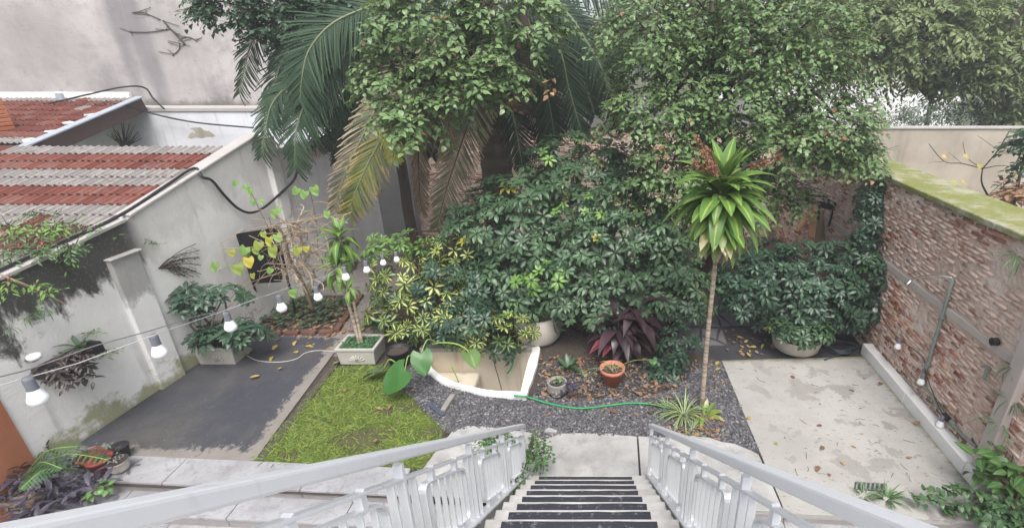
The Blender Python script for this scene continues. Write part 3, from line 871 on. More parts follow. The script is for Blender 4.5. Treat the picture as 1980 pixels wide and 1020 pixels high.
# bricks
def brick_protos(n=9, L=0.186, h=0.036, t=0.09):
    out = []
    for _ in range(n):
        p = Proto(); r = lambda k: R.uniform(-k, k)
        hx, hy, hz = t / 2, L / 2, h / 2
        v = []
        # chamfered, knocked-about front
        for x, sx in ((hx, 1.0), (-hx + 0.012, 1.0), (-hx, 0.88)):
            for y, z in ((-hy, -hz), (hy, -hz), (hy, hz), (-hy, hz)):
                v.append((x + r(.003), y * (1 if sx == 1 else 0.965) + r(.007), z * (1 if sx == 1 else 0.85) + r(.003)))
        p.v = v; p.lu = [0.0] * 12; p.lv = [0.0] * 12
        for a in (0, 4):
            for k in range(4): p.f.append((a + k, a + 4 + k, a + 4 + (k + 1) % 4, a + (k + 1) % 4))
        p.f.append((8, 11, 10, 9))
        out.append(p)
    return out
BP = brick_protos()
def brick_field(parent, a, b, into, z0, z1, mat, nparts, skip=None, course=0.046, pitch=0.20, miss=0.03):
    a, b, into = V3(a), V3(b), V3(into).normalized()
    al = (b - a); L = al.length; al.normalize()
    items = []
    i = 0; z = z0
    while z < z1:
        y = (0 if i % 2 else -pitch / 2)
        while y < L:
            yc = y + pitch / 2
            if 0.05 < yc < L - 0.05 and R.random() > miss and not (skip and skip(yc, z)):
                p = a + al * (yc + R.uniform(-.012, .012)) + into * (0.040 + R.uniform(-.006, .010)) + UP * (z + course / 2 + R.uniform(-.004, .004) + 0.012 * noise.noise(V3((yc, z, 3))))
                th = R.uniform(-.012, .012)
                m3 = Matrix((into, al, UP)).transposed() @ Matrix.Rotation(th, 3, 'X') @ Matrix.Rotation(R.uniform(-.02, .02), 3, 'Z')
                s = V3((1, R.uniform(0.86, 1.0), R.uniform(0.85, 1.08)))
                m4 = (m3 @ Matrix.Diagonal(s)).to_4x4(); m4.translation = p
                items.append((R.randrange(len(BP)), m4))
            y += pitch
        z += course; i += 1
    return scatter(parent, BP, items, mat, 'brick', 'brickwork', nparts)
dirR = V3((0.045, 1, 0)).normalized(); inR = V3((1, -0.045, 0)).normalized()
rw = thing('brick_wall', 'tall weathered red brick wall with mossy flat top along the right side', 'wall', (XR(6), 6, 0))
mb = MB()
a, b = V3((XR(3.62), 3.62, 0)), V3((XR(YB), YB, 0))
# mortar core as a fine relief grid
P, fs = [], []
nu, nv = 400, 130
for j in range(nv + 1):
    for i in range(nu + 1):
        p = a.lerp(b, i / nu) + UP * (2.6 * j / nv - 0.02)
        p += inR * (0.004 + 0.012 * noise.noise(p * 11) + 0.012 * noise.noise(p * 2.3) + 0.008 * noise.noise(p * 25))
        P.append(p)
for j in range(nv):
    for i in range(nu):
        o = j * (nu + 1) + i; fs.append((o, o + nu + 1, o + nu + 2, o + 1))
mb.add(P, fs)
for q in (a,):
    mb.add([q, q + inR * .6, q + inR * .6 + UP * 2.58, q + UP * 2.58], [(0, 1, 2, 3)])
mb.add([a + inR * .6, b + inR * .6, b + inR * .6 + UP * 2.58, a + inR * .6 + UP * 2.58], [(0, 1, 2, 3)])
mb.build('mortar', M['mortar'], rw)
def skR(y, z): return abs(z + 0.035 - 1.45) < 0.085 or noise.noise(V3((y * 1.3, z * 1.9, 5))) > 0.44 or (z > 1.9 and y < 1.6 and noise.noise(V3((y * 2, z * 2, 9))) > 0.05)
brick_field(rw, a, b, inR, 0.02, 2.56, M['brick'], 300, skR)
mb = MB()
q0, q1 = a + inR * 0.02 + UP * 1.45, b + inR * 0.02 + UP * 1.45
mb.bar(q0, q1, 0.06, 0.1); mb.build('concrete_band', M['cement_band'], rw, bevel=0.012)
# mossy cap, in lengths
n = 7
for i in range(n):
    p, q = a.lerp(b, i / n), a.lerp(b, (i + 1) / n - 0.001)
    zz = 2.615 + R.uniform(-.006, .006)
    mb = MB(); mb.bar(p + inR * 0.31 + UP * zz, q + inR * 0.31 + UP * zz, 0.70, 0.07); mb.build('cap_slab', M['moss'], rw, bevel=0.015)
# kerb along the foot of the wall
kb = thing('kerb', 'low white concrete kerb along the foot of the brick wall', 'kerb', (XR(5), 5, 0))
ks = [3.78, 4.02, 5.2, 6.42]
for y0, y1 in zip(ks, ks[1:]):
    mb = MB(); mb.bar((XR(y0) - .055, y0 + .004, 0.1), (XR(y1) - .055, y1 - .004, 0.1), 0.15, 0.2); mb.build('kerb_stone', M['white_trim'], kb, bevel=0.014)
# pilaster and house corner on the right
hp = thing('house_corner', 'terracotta painted house corner with grey pilaster at right edge', 'house', (4.3, 3.4, 0))
mb = MB(); mb.box((XR(3.9) + 0.05, 3.92, 1.2), (0.26, 0.16, 3.4), -0.045); mb.build('pilaster', M['cement_band'], hp, bevel=0.01)
mb = MB(); mb.box((4.75, 2.9, 1.0), (1.2, 1.84, 4.0), -0.045); mb.build('house_wall', M['terracotta_wall'], hp)
hp2 = thing('house_corner', 'terracotta painted house wall at the lower left edge', 'house', (-6.8, 3.2, 0))
mb = MB(); mb.box((-6.88, 3.02, 0.6), (1.5, 2.16, 3.2), -0.02); mb.build('house_wall', M['terracotta_wall'], hp2)

# back wall of the garden: brick, a proud grey rendered panel at its left end, cement upper part
bw = thing('brick_wall', 'shaded brick wall with cement upper part behind the palm', 'wall', (0, YB, 0))
mb = MB(); mb.box((0.05, YB + 0.17, 1.65), (9.3, 0.3, 3.34)); mb.build('mortar', M['mortar'], bw)
brick_field(bw, (4.6, YB + 0.02, 0), (-4.48, YB + 0.02, 0), (0, 1, 0), 0.02, 2.72, M['brick_back'], 160)
mb = MB(); mb.box((0.05, YB - 0.0, 3.05), (9.3, 0.12, 0.64)); mb.build('cement_band', M['plaster_back'], bw)
for x in (-4.0, -2.9, -1.6, 0.4, 2.4): 
    mb = MB(); mb.box((x, YB - 0.064, 3.05), (0.02, 0.012, 0.6)); mb.build('joint', M['twig_dark'], bw)
mb = MB(); mb.box((-5.0, YB - 0.06, 1.6), (1.16, 0.34, 3.3)); mb.build('rendered_panel', M['plaster_back'], bw, bevel=0.01)
# cream wall of the next garden
cw = thing('cream_wall', 'cream rendered garden wall beyond the mossy brick wall', 'wall', (9, YB, 0))
mb = MB(); mb.box((10.2, YB + 0.15, 0.85), (10.8, 0.22, 3.66)); mb.build('wall_face', M['cream'], cw)
mb = MB(); mb.box((10.2, YB + 0.15, 2.70), (10.8, 0.28, 0.045)); mb.build('coping', M['cement'], cw, bevel=0.01)
# whitewashed wall and the tall party wall behind the roofs
ww = thing('whitewashed_wall', 'low whitewashed wall with peeling patch behind the tiled roofs', 'wall', (-9, YB, 0))
mb = MB(); mb.box((-11.5, YB + 0.1, 1.05), (12.4, 0.2, 4.06)); mb.build('wall_face', M['plaster_white'], ww)
for k in range(7):
    c0 = AT(385 + R.uniform(-30, 30), 255 + R.uniform(-8, 8), YB - 0.004)
    mb = MB(); n = 9
    pts = [(c0.x + R.uniform(.05, .2) * math.cos(2 * math.pi * i / n), YB - 0.0035 - 0.0006 * k, c0.z + R.uniform(.03, .09) * math.sin(2 * math.pi * i / n)) for i in range(n)]
    mb.add(pts, [tuple(range(n))]); mb.build('peeled_patch', M['cream'], ww)
mb = MB(); mb.box((-11.5, YB + 0.24, 3.12), (12.4, 0.54, 0.10)); mb.build('ledge', M['cement'], ww, bevel=0.02)
pw = thing('party_wall', 'tall stained pinkish plaster wall of the neighbouring building', 'wall', (-14, 12.5, 0))
mb = MB(); mb.box((-15, 12.75, 4.5), (18.6, 0.5, 11.0)); mb.build('wall_face', M['party'], pw)

# ---------------------------------------------------------------- tiled roofs
def tile_mesh(mat, w=0.222, L=0.30):
    mb = MB()
    px_ = [(-0.5, 0.012), (-0.40, 0.030), (-0.30, 0.030), (-0.22, 0.004), (-0.05, 0.004), (0.02, 0.026), (0.10, 0.026), (0.17, 0.004), (0.42, 0.004), (0.5, 0.014)]
    P = []
    for y, dz in ((0, 0.013), (L, 0.0)):
        for x, z in px_: P.append((x * w, y, z + dz))
    for x, z in px_: P.append((x * w, 0.004, z + 0.004))
    n = len(px_)
    fs = [(i, i + 1, n + i + 1, n + i) for i in range(n - 1)] + [(2 * n + i, 2 * n + i + 1, i + 1, i) for i in range(n - 1)]
    me = bpy.data.meshes.new('tile'); me.from_pydata(P, [], fs); me.materials.append(mat); me.update()
    return me
TM = {k: tile_mesh(M['tile_' + k]) for k in ('red', 'grey', 'dark', 'orange')}
def tiles(parent, rows, zf, slope, xr, xl, special=None):
    for r, (y, kind) in enumerate(rows):
        x = xr(y) - 0.12
        c = 0
        while x > xl:
            k = kind
            if special and special(r, c): k = special(r, c)
            elif R.random() < 0.05: k = R.choice(['red', 'grey', 'dark'])
            o = bpy.data.objects.new('tile', TM[k]); col.objects.link(o)
            o.parent = parent
            o.location = V3((x + R.uniform(-.004, .004), y, zf(y) + 0.02 + R.uniform(-.003, .003))) - wof(parent)
            o.rotation_euler = (math.atan(slope) - 0.02 + R.uniform(-.01, .01), R.uniform(-.015, .015), R.uniform(-.012, .012))
            x -= 0.222; c += 1
zf1 = lambda Y: 2.23 + 0.28 * (Y - 5.87)
rf = thing('tiled_roof', 'red and grey clay tile roof sloping down beside the white wall', 'roof', (-8, 6.4, 2.2))
kinds = ['grey', 'red', 'red', 'grey', 'grey', 'red', 'red', 'grey', 'grey', 'dark', 'dark', 'grey', 'dark', 'red', 'grey']
tiles(rf, [(8.06 - 0.245 * (i + 1), kinds[i]) for i in range(14)], zf1, 0.28, lambda y: XL(y) - 0.2, -10.3, lambda r, c: 'orange' if (r == 6 and c == 11) else ('red' if r == 0 and c in (16, 17) else None))
mb = MB(); 
mb.add([(-10.6, 4.5, zf1(4.5) - .012), (XL(4.5) - .2, 4.5, zf1(4.5) - .012), (XL(8.08) - .2, 8.08, zf1(8.08) - .012), (-10.6, 8.08, zf1(8.08) - .012),
        (-10.6, 4.5, zf1(4.5) - .1), (XL(4.5) - .2, 4.5, zf1(4.5) - .1), (XL(8.08) - .2, 8.08, zf1(8.08) - .1), (-10.6, 8.08, zf1(8.08) - .1)],
       [(0, 1, 2, 3), (7, 6, 5, 4), (0, 4, 5, 1), (1, 5, 6, 2), (2, 6, 7, 3), (3, 7, 4, 0)]); mb.build('roof_deck', M['timber'], rf)
mb = MB(); mb.box((-8.3, 8.2, 1.0), (4.9, 0.2, 3.5)); mb.build('house_wall', M['plaster_white'], rf)
zf2 = lambda Y: 2.69 + 0.242 * (Y - 8.95)
rf2 = thing('tiled_roof', 'red clay tile roof with brown timber verge below the tall stained wall', 'roof', (-12, 10.4, 3))
tiles(rf2, [(11.45 - 0.29 * i, 'grey' if i == 0 else ('red' if i < 8 else 'grey')) for i in range(9)], zf2, 0.242, lambda y: -10.46, -14.2)
mb = MB(); mb.add([(-14.4, 8.9, zf2(8.9) - .01), (-10.42, 8.9, zf2(8.9) - .01), (-10.42, 11.78, zf2(11.78) - .01), (-14.4, 11.78, zf2(11.78) - .01)], [(0, 1, 2, 3)]); mb.build('roof_deck', M['timber'], rf2)
mb = MB(); mb.bar((-10.36, 8.85, zf2(8.85) + .045), (-10.36, 11.72, zf2(11.72) + .045), 0.17, 0.03); mb.build('verge_flashing', M['flashing'], rf2, bevel=0.005)
mb = MB(); mb.bar((-10.36, 8.95, zf2(8.95) - .12), (-10.36, 11.74, zf2(11.74) - .12), 0.07, 0.30); mb.build('verge_board', M['timber'], rf2, bevel=0.005)
mb = MB(); mb.box((-12.5, 11.72, zf2(11.78) + .06), (3.9, 0.09, 0.14)); mb.build('head_flashing', M['white_trim'], rf2, bevel=0.01)
mb = MB(); mb.box((-10.9, 9.9, 2.4), (0.22, 0.2, 0.9)); mb.build('rafter_end', M['timber'], rf2)
for i, y in enumerate((9.25, 9.7, 10.1, 10.55)):
    mb = MB(); mb.box((-10.5, y, zf2(y) + .045), (0.14, 0.16, 0.05), 0, 0, 0.02); mb.build('mortar_dab', M['white_trim'], rf2, bevel=0.015)
mb = MB(); mb.box((-12.1, 11.67, zf2(11.7) + .03), (0.14, 0.1, 0.2)); mb.build('bracket', M['flashing'], rf2)
ch = thing('chimney', 'orange slatted chimney stack at the left edge of the upper roof', 'chimney', (-11.75, 9.7, 2.8))
cb = AT(-14, 275, 9.6)
for i in range(11):
    mb = MB(); mb.box((cb.x, 9.62, cb.z + 0.1 + i * 0.075), (0.62 - i * .004, 0.4, 0.062), 0, 0, 0.004); mb.build('brick_course', M['tile_orange'], ch, bevel=0.006)
mb = MB(); mb.box((cb.x, 9.64, cb.z + 0.45), (0.5, 0.3, 0.9)); mb.build('core', M['timber'], ch)
mb = MB(); mb.box((cb.x, 9.62, cb.z - 0.03), (0.86, 0.62, 0.16)); mb.build('base', M['cement'], ch, bevel=0.02)

# pale house far behind, seen through gaps in the trees
fh = thing('white_house', 'bright white house glimpsed through the trees at the back', 'house', (6, 24, 0))
mb = MB(); mb.box((11.5, 27, 2.2), (12, 5, 6.2)); mb.build('house_wall', M['white_house'], fh)
for x in (7.2, 15.5):
    mb = MB(); mb.box((x, 24.49, 3.4), (1.2, 0.06, 1.3)); w_ = mb.build('window', M['white_trim'], fh)
    mb = MB(); mb.box((x, 24.45, 3.4), (1.02, 0.03, 1.12)); mb.build('pane', M['glass'], w_)
mb = MB(); mb.box((11.5, 26.8, 5.4), (12.6, 6, 0.25)); mb.build('roof', M['cement'], fh)
# ------------------------------------------------------------------ staircase and railings
TR, RS, Y0, NS = 0.232, 0.189, 3.85, 14
SX0, SX1 = -0.69, 0.53
stc = thing('staircase', 'steep white stone staircase with black anti-slip mats going down to the garden', 'staircase', (0, Y0, 0))
for i in range(1, NS):
    y = Y0 - TR * (i - 1); z = RS * i
    mb = MB()
    mb.box(((SX0 + SX1) / 2, y - TR / 2 - 0.01, z - 0.02), (SX1 - SX0 + R.uniform(-.012, .012), TR + 0.03, 0.04))
    mb.box(((SX0 + SX1) / 2, y - TR / 2 - 0.02, z - 0.045 - (RS - .04) / 2), (SX1 - SX0 - 0.06, TR - 0.02, RS - 0.04))
    s_ = mb.build('step', M['step'], stc, bevel=0.006)
    mb = MB(); x0, x1 = -0.585 + R.uniform(-.012, .012), 0.385 + R.uniform(-.012, .012)
    ya, yb_ = y - 0.014, y - TR + 0.005
    pts = [(x0, yb_), (x1, yb_ + R.uniform(-.006, .006)), (x1, ya + R.uniform(-.006, .006))]
    k = 8
    pts += [(x1 + (x0 - x1) * j / k, ya + R.uniform(-.005, .002)) for j in range(1, k + 1)]
    mb.prism(pts, z, z + 0.004); mb.build('mat', M['mat'], s_)
mb = MB(); mb.bar((-.08, Y0 - 0.15, -0.05), (-.08, Y0 - TR * 13.4, RS * 13 - .1), SX1 - SX0 - 0.1, 0.1); mb.build('soffit', M['cement'], stc)
mb = MB(); mb.box((-.08, -0.4, RS * NS - 0.06), (2.6, 2.46, 0.12)); mb.build('upper_landing', M['step'], stc)

KS = [1.006]
def znos(Y): return RS + (RS / TR) * KS[0] * (Y0 - Y)
def railing(X, name, label, inner, yend):
    t = thing(name, label, 'railing', (X, Y0, 0))
    P = lambda Y, h: V3((X, Y, znos(Y) + h))
    HR, R2, TP, BP_, BR = 0.65, 0.53, 0.465, 0.08, 0.012
    mb = MB(); mb.bar(P(3.95, HR), P(yend, HR), 0.06, 0.042); mb.build('handrail', M['white_paint'], t, bevel=0.008)
    mb = MB(); mb.bar(P(3.93, R2), P(yend, R2), 0.034, 0.012); mb.build('mid_rail', M['white_paint'], t, bevel=0.003)
    mb = MB(); mb.bar(P(3.93, BR), P(yend, BR), 0.07, 0.016); mb.build('bottom_rail', M['white_paint'], t, bevel=0.003)
    mb = MB(); mb.bar(P(3.86, BR - .07) + V3((inner * -.02, 0, 0)), P(yend, BR - .07) + V3((inner * -.02, 0, 0)), 0.02, 0.1); mb.build('stringer', M['cement'], t)
    posts = [3.91, 3.03, 2.21, 1.39, 0.57, -0.25]
    for i, y in enumerate(posts):
        if y < yend: break
        mb = MB(); mb.box((X, y, znos(y) + (HR - 0.035) / 2 - 0.02), (0.036, 0.022, HR - 0.02)); mb.build('post', M['white_paint'], t, bevel=0.002)
        for dy in ((-0.085,) if i == 0 else (0.085, -0.085)):
            yy = y + dy
            mb = MB(); mb.box((X, yy, znos(yy) + (R2 + BR) / 2), (0.032, 0.008, R2 - BR)); mb.build('baluster', M['white_paint'], t)
    for ya, yb_ in zip(posts, posts[1:]):
        if yb_ < yend - 0.2: break
        y1, y2 = ya - 0.15, yb_ + 0.15
        # rounded sheared frame of flat bar
        rad = 0.055
        loop = []
        for (cy, ch, a0) in ((y1 - rad, TP - rad, 0), (y2 + rad, TP - rad, 90), (y2 + rad, BP_ + rad, 180), (y1 - rad, BP_ + rad, 270)):
            for k in range(5):
                a = math.radians(a0 + k * 22.5)
                yy = cy + rad * math.cos(a); hh = ch + rad * math.sin(a)
                loop.append((yy, hh))
        n = len(loop)
        Pv, fs = [], []
        w = 0.034; th = 0.008
        cyc, chc = (y1 + y2) / 2, (TP + BP_) / 2
        for (yy, hh) in loop:
            dy = -th if yy > cyc else th; dh = -th if hh > chc else th
            for (sx, q) in ((-1, 0), (1, 0), (1, 1), (-1, 1)):
                Pv.append((X + sx * w / 2, yy + q * dy * 0.9, znos(yy) + hh + q * dh))
        for i in range(n):
            for k in range(4): fs.append((i * 4 + k, i * 4 + (k + 1) % 4, ((i + 1) % n) * 4 + (k + 1) % 4, ((i + 1) % n) * 4 + k))
        mb = MB(); mb.add(Pv, fs); mb.build('panel_frame', M['white_paint'], t)
        nb = 6
        for j in range(nb):
            yy = y1 + (y2 - y1) * (j + 0.8) / (nb + 0.6)
            mb = MB(); mb.box((X, yy, znos(yy) + (TP + BP_) / 2), (0.024, 0.006, TP - BP_ - 0.012)); mb.build('baluster', M['white_paint'], t)
        for f_ in (0.22, 0.78):
            yy = y1 + (y2 - y1) * f_
            mb = MB(); mb.box((X, yy, znos(yy) + (R2 + TP) / 2), (0.026, 0.03, R2 - TP + 0.012)); mb.build('spacer', M['white_paint'], t)
            mb = MB(); mb.box((X, yy, znos(yy) + (BR + BP_) / 2), (0.024, 0.022, BP_ - BR + 0.012)); mb.build('spacer', M['white_paint'], t)
    for yy in ():
        mb = MB(); mb.box((X, yy - .4, znos(yy - .4) + (HR + R2) / 2), (0.024, 0.03, HR - R2 + .01)); mb.build('spacer', M['white_paint'], t)
    return t
railing(-0.735, 'stair_railing', 'white metal stair railing on the left of the stairs', 1, 0.05)
KS[0] = 0.978
railing(0.575, 'stair_railing', 'white metal stair railing on the right of the stairs', -1, 0.05)

# ------------------------------------------------------------------ pond
pd = thing('garden_pond', 'empty cream garden pond with curved white rim beside the gravel', 'pond', (-1.7, 6.0, 0))
mb = MB(); n = len(ro); zt = 0.075
P = []
for a, b in zip(ro, ri):
    j = 0.012 * noise.noise(a * 5)
    P += [(a.x + j, a.y + j, 0.0), (a.x + j, a.y + j, zt - .012), (a.x * .93 + b.x * .07, a.y * .93 + b.y * .07, zt + j * .4), (b.x * .93 + a.x * .07, b.y * .93 + a.y * .07, zt + j * .4), (b.x, b.y, zt - .012), (b.x, b.y, -0.08)]
fs = []
for i in range(n - 1):
    for k in range(5): fs.append((i * 6 + k, i * 6 + 6 + k, i * 6 + 7 + k, i * 6 + k + 1))
fs.append(tuple(range(6))); fs.append(tuple((n - 1) * 6 + k for k in range(6))[::-1])
mb.add(P, fs); mb.build('rim', M['white_trim'], pd)
mb = MB(); hl = [V3((p.x, p.y, 0)) for p in hole]; m_ = len(hl); DP = -0.74
mb.add([(p.x, p.y, 0.0) for p in hl] + [(p.x, p.y, DP) for p in hl], [(i, (i + 1) % m_, m_ + (i + 1) % m_, m_ + i) for i in range(m_)]); mb.build('basin_wall', M['basin'], pd)
mb = MB(); mb.sheet(hl, DP); mb.build('basin_floor', M['dark_floor'], pd)
mb = MB(); mb.box((back_l.x + 0.42, back_r.y - 0.36, DP + 0.2), (0.8, 0.66, 0.4)); mb.build('inner_ledge', M['basin'], pd, bevel=0.05)
mb = MB(); mb.box(((back_l.x + back_r.x) / 2, back_r.y + 0.06, 0.03), (back_r.x - back_l.x + .2, 0.13, 0.07), 0.0); mb.build('back_rim', M['cast_stone'], pd, bevel=0.012)
pc = thing('pond_cord', 'thin black cord hanging down the inside of the pond', 'cord', (-1.2, 6.5, 0))
mb = MB(); mb.tube([AT(952, 682, back_r.y - .012), AT(958, 710, back_r.y - .012), AT(970, 752, back_r.y - .014)], 0.005, 5); mb.build('cord', M['cable'], pc)
ph = thing('cut_hose', 'short end of green hose hanging over the pond back edge', 'hose', (-1.1, 6.4, 0))
mb = MB(); mb.tube(spline([AT(991, 688, 6.42), AT(992, 700, 6.3), AT(988, 712, 6.25), AT(981, 721, 6.25)], 4), 0.014, 7); mb.build('hose_end', M['hose'], ph)

# ------------------------------------------------------------------ lawn and gravel
lawn = [(486, 897), (540, 836), (596, 775), (655, 712), (700, 706), (745, 712), (772, 738), (790, 764), (818, 792), (848, 818), (860, 834), (845, 866), (820, 906), (640, 902)]
lp = GP(lawn)
mb = MB(); mb.sheet(lp, 0.012); props(mb.build('lawn_soil', M['turf_base']), kind='structure')
gp = Proto(); gp.strip(0.10, 0.009, 2, lambda t: 1 - 0.85 * t ** 2, 0.15, 0.9)
gp2 = Proto(); gp2.strip(0.085, 0.008, 2, lambda t: 1 - 0.85 * t ** 2, 0.15, 1.4)
items = []
xs = [p.x for p in lp]; yy_ = [p.y for p in lp]
bare = [(G(705, 848), 0.30, 0.16), (G(800, 788), 0.18, 0.10), (G(745, 800), 0.1, .07), (G(833, 836), 0.16, 0.08), (G(560, 880), .1, .05)]
while len(items) < 19000:
    x, y = R.uniform(min(xs), max(xs)), R.uniform(min(yy_), max(yy_))
    if not inpoly(x + R.gauss(0, .025), y + R.gauss(0, .025), lp): continue
    dn = 1.0
    for c, rx, ry in bare:
        q = ((x - c.x) / rx) ** 2 + ((y - c.y) / ry) ** 2
        q *= 1 + 0.6 * noise.noise(V3((x * 9, y * 9, 1)))
        if q < 1: dn = min(dn, 0.10)
        elif q < 1.8: dn = min(dn, 0.5)
    dn *= 0.75 + 0.6 * noise.noise(V3((x * 4, y * 4, 7)))
    if R.random() > dn: continue
    a = R.uniform(0, 6.283)
    items.append((R.randrange(2), frame((x, y, 0.008), (math.cos(a), math.sin(a), R.uniform(0.1, 1.0)), UP + rv(.5), R.uniform(0.6, 1.3))))
gr = thing('grass', None, None); gr['kind'] = 'stuff'; gr['label'] = 'bright green coarse grass of the small lawn'
scatter(gr, [gp, gp2], items, M['L_grass'], 'blade', 'grass_blades')

grv = [(760, 742), (790, 716), (812, 704)] + rim_out[:9] + [(1030, 768), (1060, 768), (1110, 776), (1180, 772), (1240, 770), (1290, 760), (1330, 735), (1360, 700), (1395, 700), (1470, 880), (1440, 872), (1400, 860), (1330, 849), (1250, 849), (1180, 845), (1100, 842), (1050, 850), (1010, 840), (960, 836), (905, 830), (870, 842), (860, 834), (818, 792), (790, 764)]
gvp = GP(grv)
mb = MB(); mb.sheet(gvp, 0.009); props(mb.build('gravel_bed', M['dark_floor']), kind='structure')
def pebble(n=4):
    out = []
    for _ in range(n):
        p = Proto()
        for x in (-1, 1):
            for y in (-1, 1):
                for z in (-1, 1):
                    q = V3((x, y, z * .7)) + rv(0.38); p.v.append(tuple(q * 0.58)); p.lu.append(0.); p.lv.append(0.)
        p.f = [(0, 1, 3, 2), (4, 6, 7, 5), (0, 4, 5, 1), (2, 3, 7, 6), (0, 2, 6, 4), (1, 5, 7, 3)]
        out.append(p)
    return out
items = []
xs = [p.x for p in gvp]; yy_ = [p.y for p in gvp]
PBL = pebble()
bed = GP([(1046, 690), (1395, 700), (1412, 760), (1330, 745), (1200, 772), (1060, 775), (1030, 770)])
while len(items) < 26000:
    x, y = R.uniform(min(xs) - .03, max(xs)), R.uniform(min(yy_), max(yy_))
    if not inpoly(x, y, gvp):
        if not (inpoly(x, y, bed) and R.random() < 0.10): continue
    s = R.uniform(0.010, 0.021)
    q = Matrix.Rotation(R.uniform(0, 6), 4, 'Z') @ Matrix.Rotation(R.uniform(-.6, .6), 4, 'X')
    m4 = Matrix.Translation((x, y, 0.012 + R.uniform(0, .016))) @ q @ Matrix.Diagonal((s * R.uniform(.8, 1.3), s, s, 1))
    items.append((R.randrange(4), m4))
gv = thing('gravel', None, None); gv['kind'] = 'stuff'; gv['label'] = 'grey gravel around the pond'
ob = scatter(gv, PBL, items, M['gravel'], 'pebble', 'gravel_stones')
ob.data.polygons.foreach_set('use_smooth', np.zeros(len(ob.data.polygons), bool))
st_ = thing('stone_chip', 'pale stick-like stone lying on the gravel by the pond', 'stone', G(866, 775))
mb = MB(); mb.bar(G(856, 794, .05), G(876, 763, .06), 0.07, 0.05); mb.build('chip', M['grey_stone'], st_, bevel=0.01)
st_ = thing('plastic_strip', 'dark blue-grey plastic strip lying on the gravel near the lawn', 'strip', G(846, 790))
mb = MB(); mb.bar(G(828, 778, .045), G(858, 802, .045), 0.06, 0.01); mb.build('strip', plain('slate_blue_plastic', (0.06, 0.075, 0.11), 0.6), st_)

# green garden hose
hs = thing('garden_hose', 'bright green garden hose running from pond rim across the gravel', 'hose', G(1130, 785))
pts = [G(994, 764, .11), G(1004, 765, .115), G(1016, 766, .10), G(1030, 770, .06), (G(1060, 779, .045)), G(1100, 787, .045), G(1130, 788.5, .045), G(1170, 784, .045), G(1215, 779, .05), G(1250, 780, .05), G(1290, 787, .05)]
mb = MB(); mb.tube(spline(pts, 6), 0.0135, 8); mb.build('hose', M['hose'], hs, smooth=True)
# ------------------------------------------------------------------ plants
def E(px_, py_, Y, rx, ry, rz):
    c = AT(px_, py_, Y); dep = project(c)[2]
    return (c.x, c.y, c.z, rx * dep / F, ry, rz * dep / F)
obov = lambda t: (math.sin(math.pi * min(1, (0.02 + t) ** 1.35)) ** 0.75) if t < 0.99 else 0.25
ovate = lambda t: max(0.05, math.sin(math.pi * min(1, (t + 0.03) ** 0.62)) ** 0.8) if t < 0.98 else 0.03
strap = lambda t: (0.35 + 0.65 * min(1, t * 3)) * (1 - max(0, (t - 0.55) / 0.45) ** 1.6)

def whorl(nl=8, L=0.135, Wd=0.060, droop=0.6, lift=0.25, n=3):
    p = Proto()
    a0 = R.uniform(0, 6)
    for i in range(nl):
        a = a0 + 2 * math.pi * i / nl + R.uniform(-.15, .15)
        lf = lift + R.uniform(-.22, .22)
        d = V3((math.cos(a) * math.cos(lf), math.sin(a) * math.cos(lf), math.sin(lf)))
        m4 = frame(d * 0.022, d, UP)
        p.strip(L * R.uniform(.8, 1.12), Wd * R.uniform(.9, 1.1), n, obov, 0.35, droop + R.uniform(-.25, .3), m4)
    p.stick((0, 0, -0.13), (0, 0, 0.0), 0.0035)
    return p
WH = [whorl(6, L=.16, Wd=.066, droop=.8), whorl(5, L=.11), whorl(10, L=.115, Wd=.05, droop=.5), whorl(7, L=.15, lift=-.1, droop=.9), whorl(6, L=.1, lift=.6, droop=.3), whorl(8), whorl(7, droop=0.9), whorl(9, L=0.125, droop=0.4), whorl(8, lift=0.05, droop=1.0), whorl(7, lift=0.45, droop=0.5)]

def schefflera(t, ell, n, mat, nparts, seed, scale=(0.6, 1.25), tilt=0.75, inner=0.3, back=0.2, name='leaf', rest='foliage'):
    items = []
    for p, nn in blobs(ell, n, inner, back, seed):
        ax = (nn * 0.75 + UP * tilt + rv(0.32)).normalized()
        x = ax.orthogonal().normalized(); y = ax.cross(x); a = R.uniform(0, 6.28)
        x2 = x * math.cos(a) + y * math.sin(a); y2 = ax.cross(x2); s = R.uniform(*scale)
        m4 = Matrix((x2 * s, y2 * s, ax * s)).transposed().to_4x4(); m4.translation = p
        items.append((R.randrange(len(WH)), m4))
    scatter(t, WH, items, mat, name, rest, nparts)
def stems(t, base, ell, n, r0=0.022, mat=None, name='stem', bend=0.3, seed=1):
    rr = random.Random(seed)
    for i in range(n):
        e = rr.choice(ell)
        d = V3((rr.uniform(-.75, .75) * e[3], rr.uniform(-.5, .5) * e[4], rr.uniform(-.3, .7) * e[5]))
        tip = V3(e[:3]) + d; b = V3(base) + V3((rr.uniform(-.12, .12), rr.uniform(-.1, .1), 0))
        mid = b.lerp(tip, 0.5) + V3((rr.uniform(-bend, bend), rr.uniform(-bend, bend), rr.uniform(0, bend)))
        pts = spline([b, mid, tip], 6)
        mb = MB(); mb.tube(pts, [r0 * (1 - 0.75 * k / (len(pts) - 1)) for k in range(len(pts))], 6); mb.build(name, mat or M['bark'], t, smooth=True)

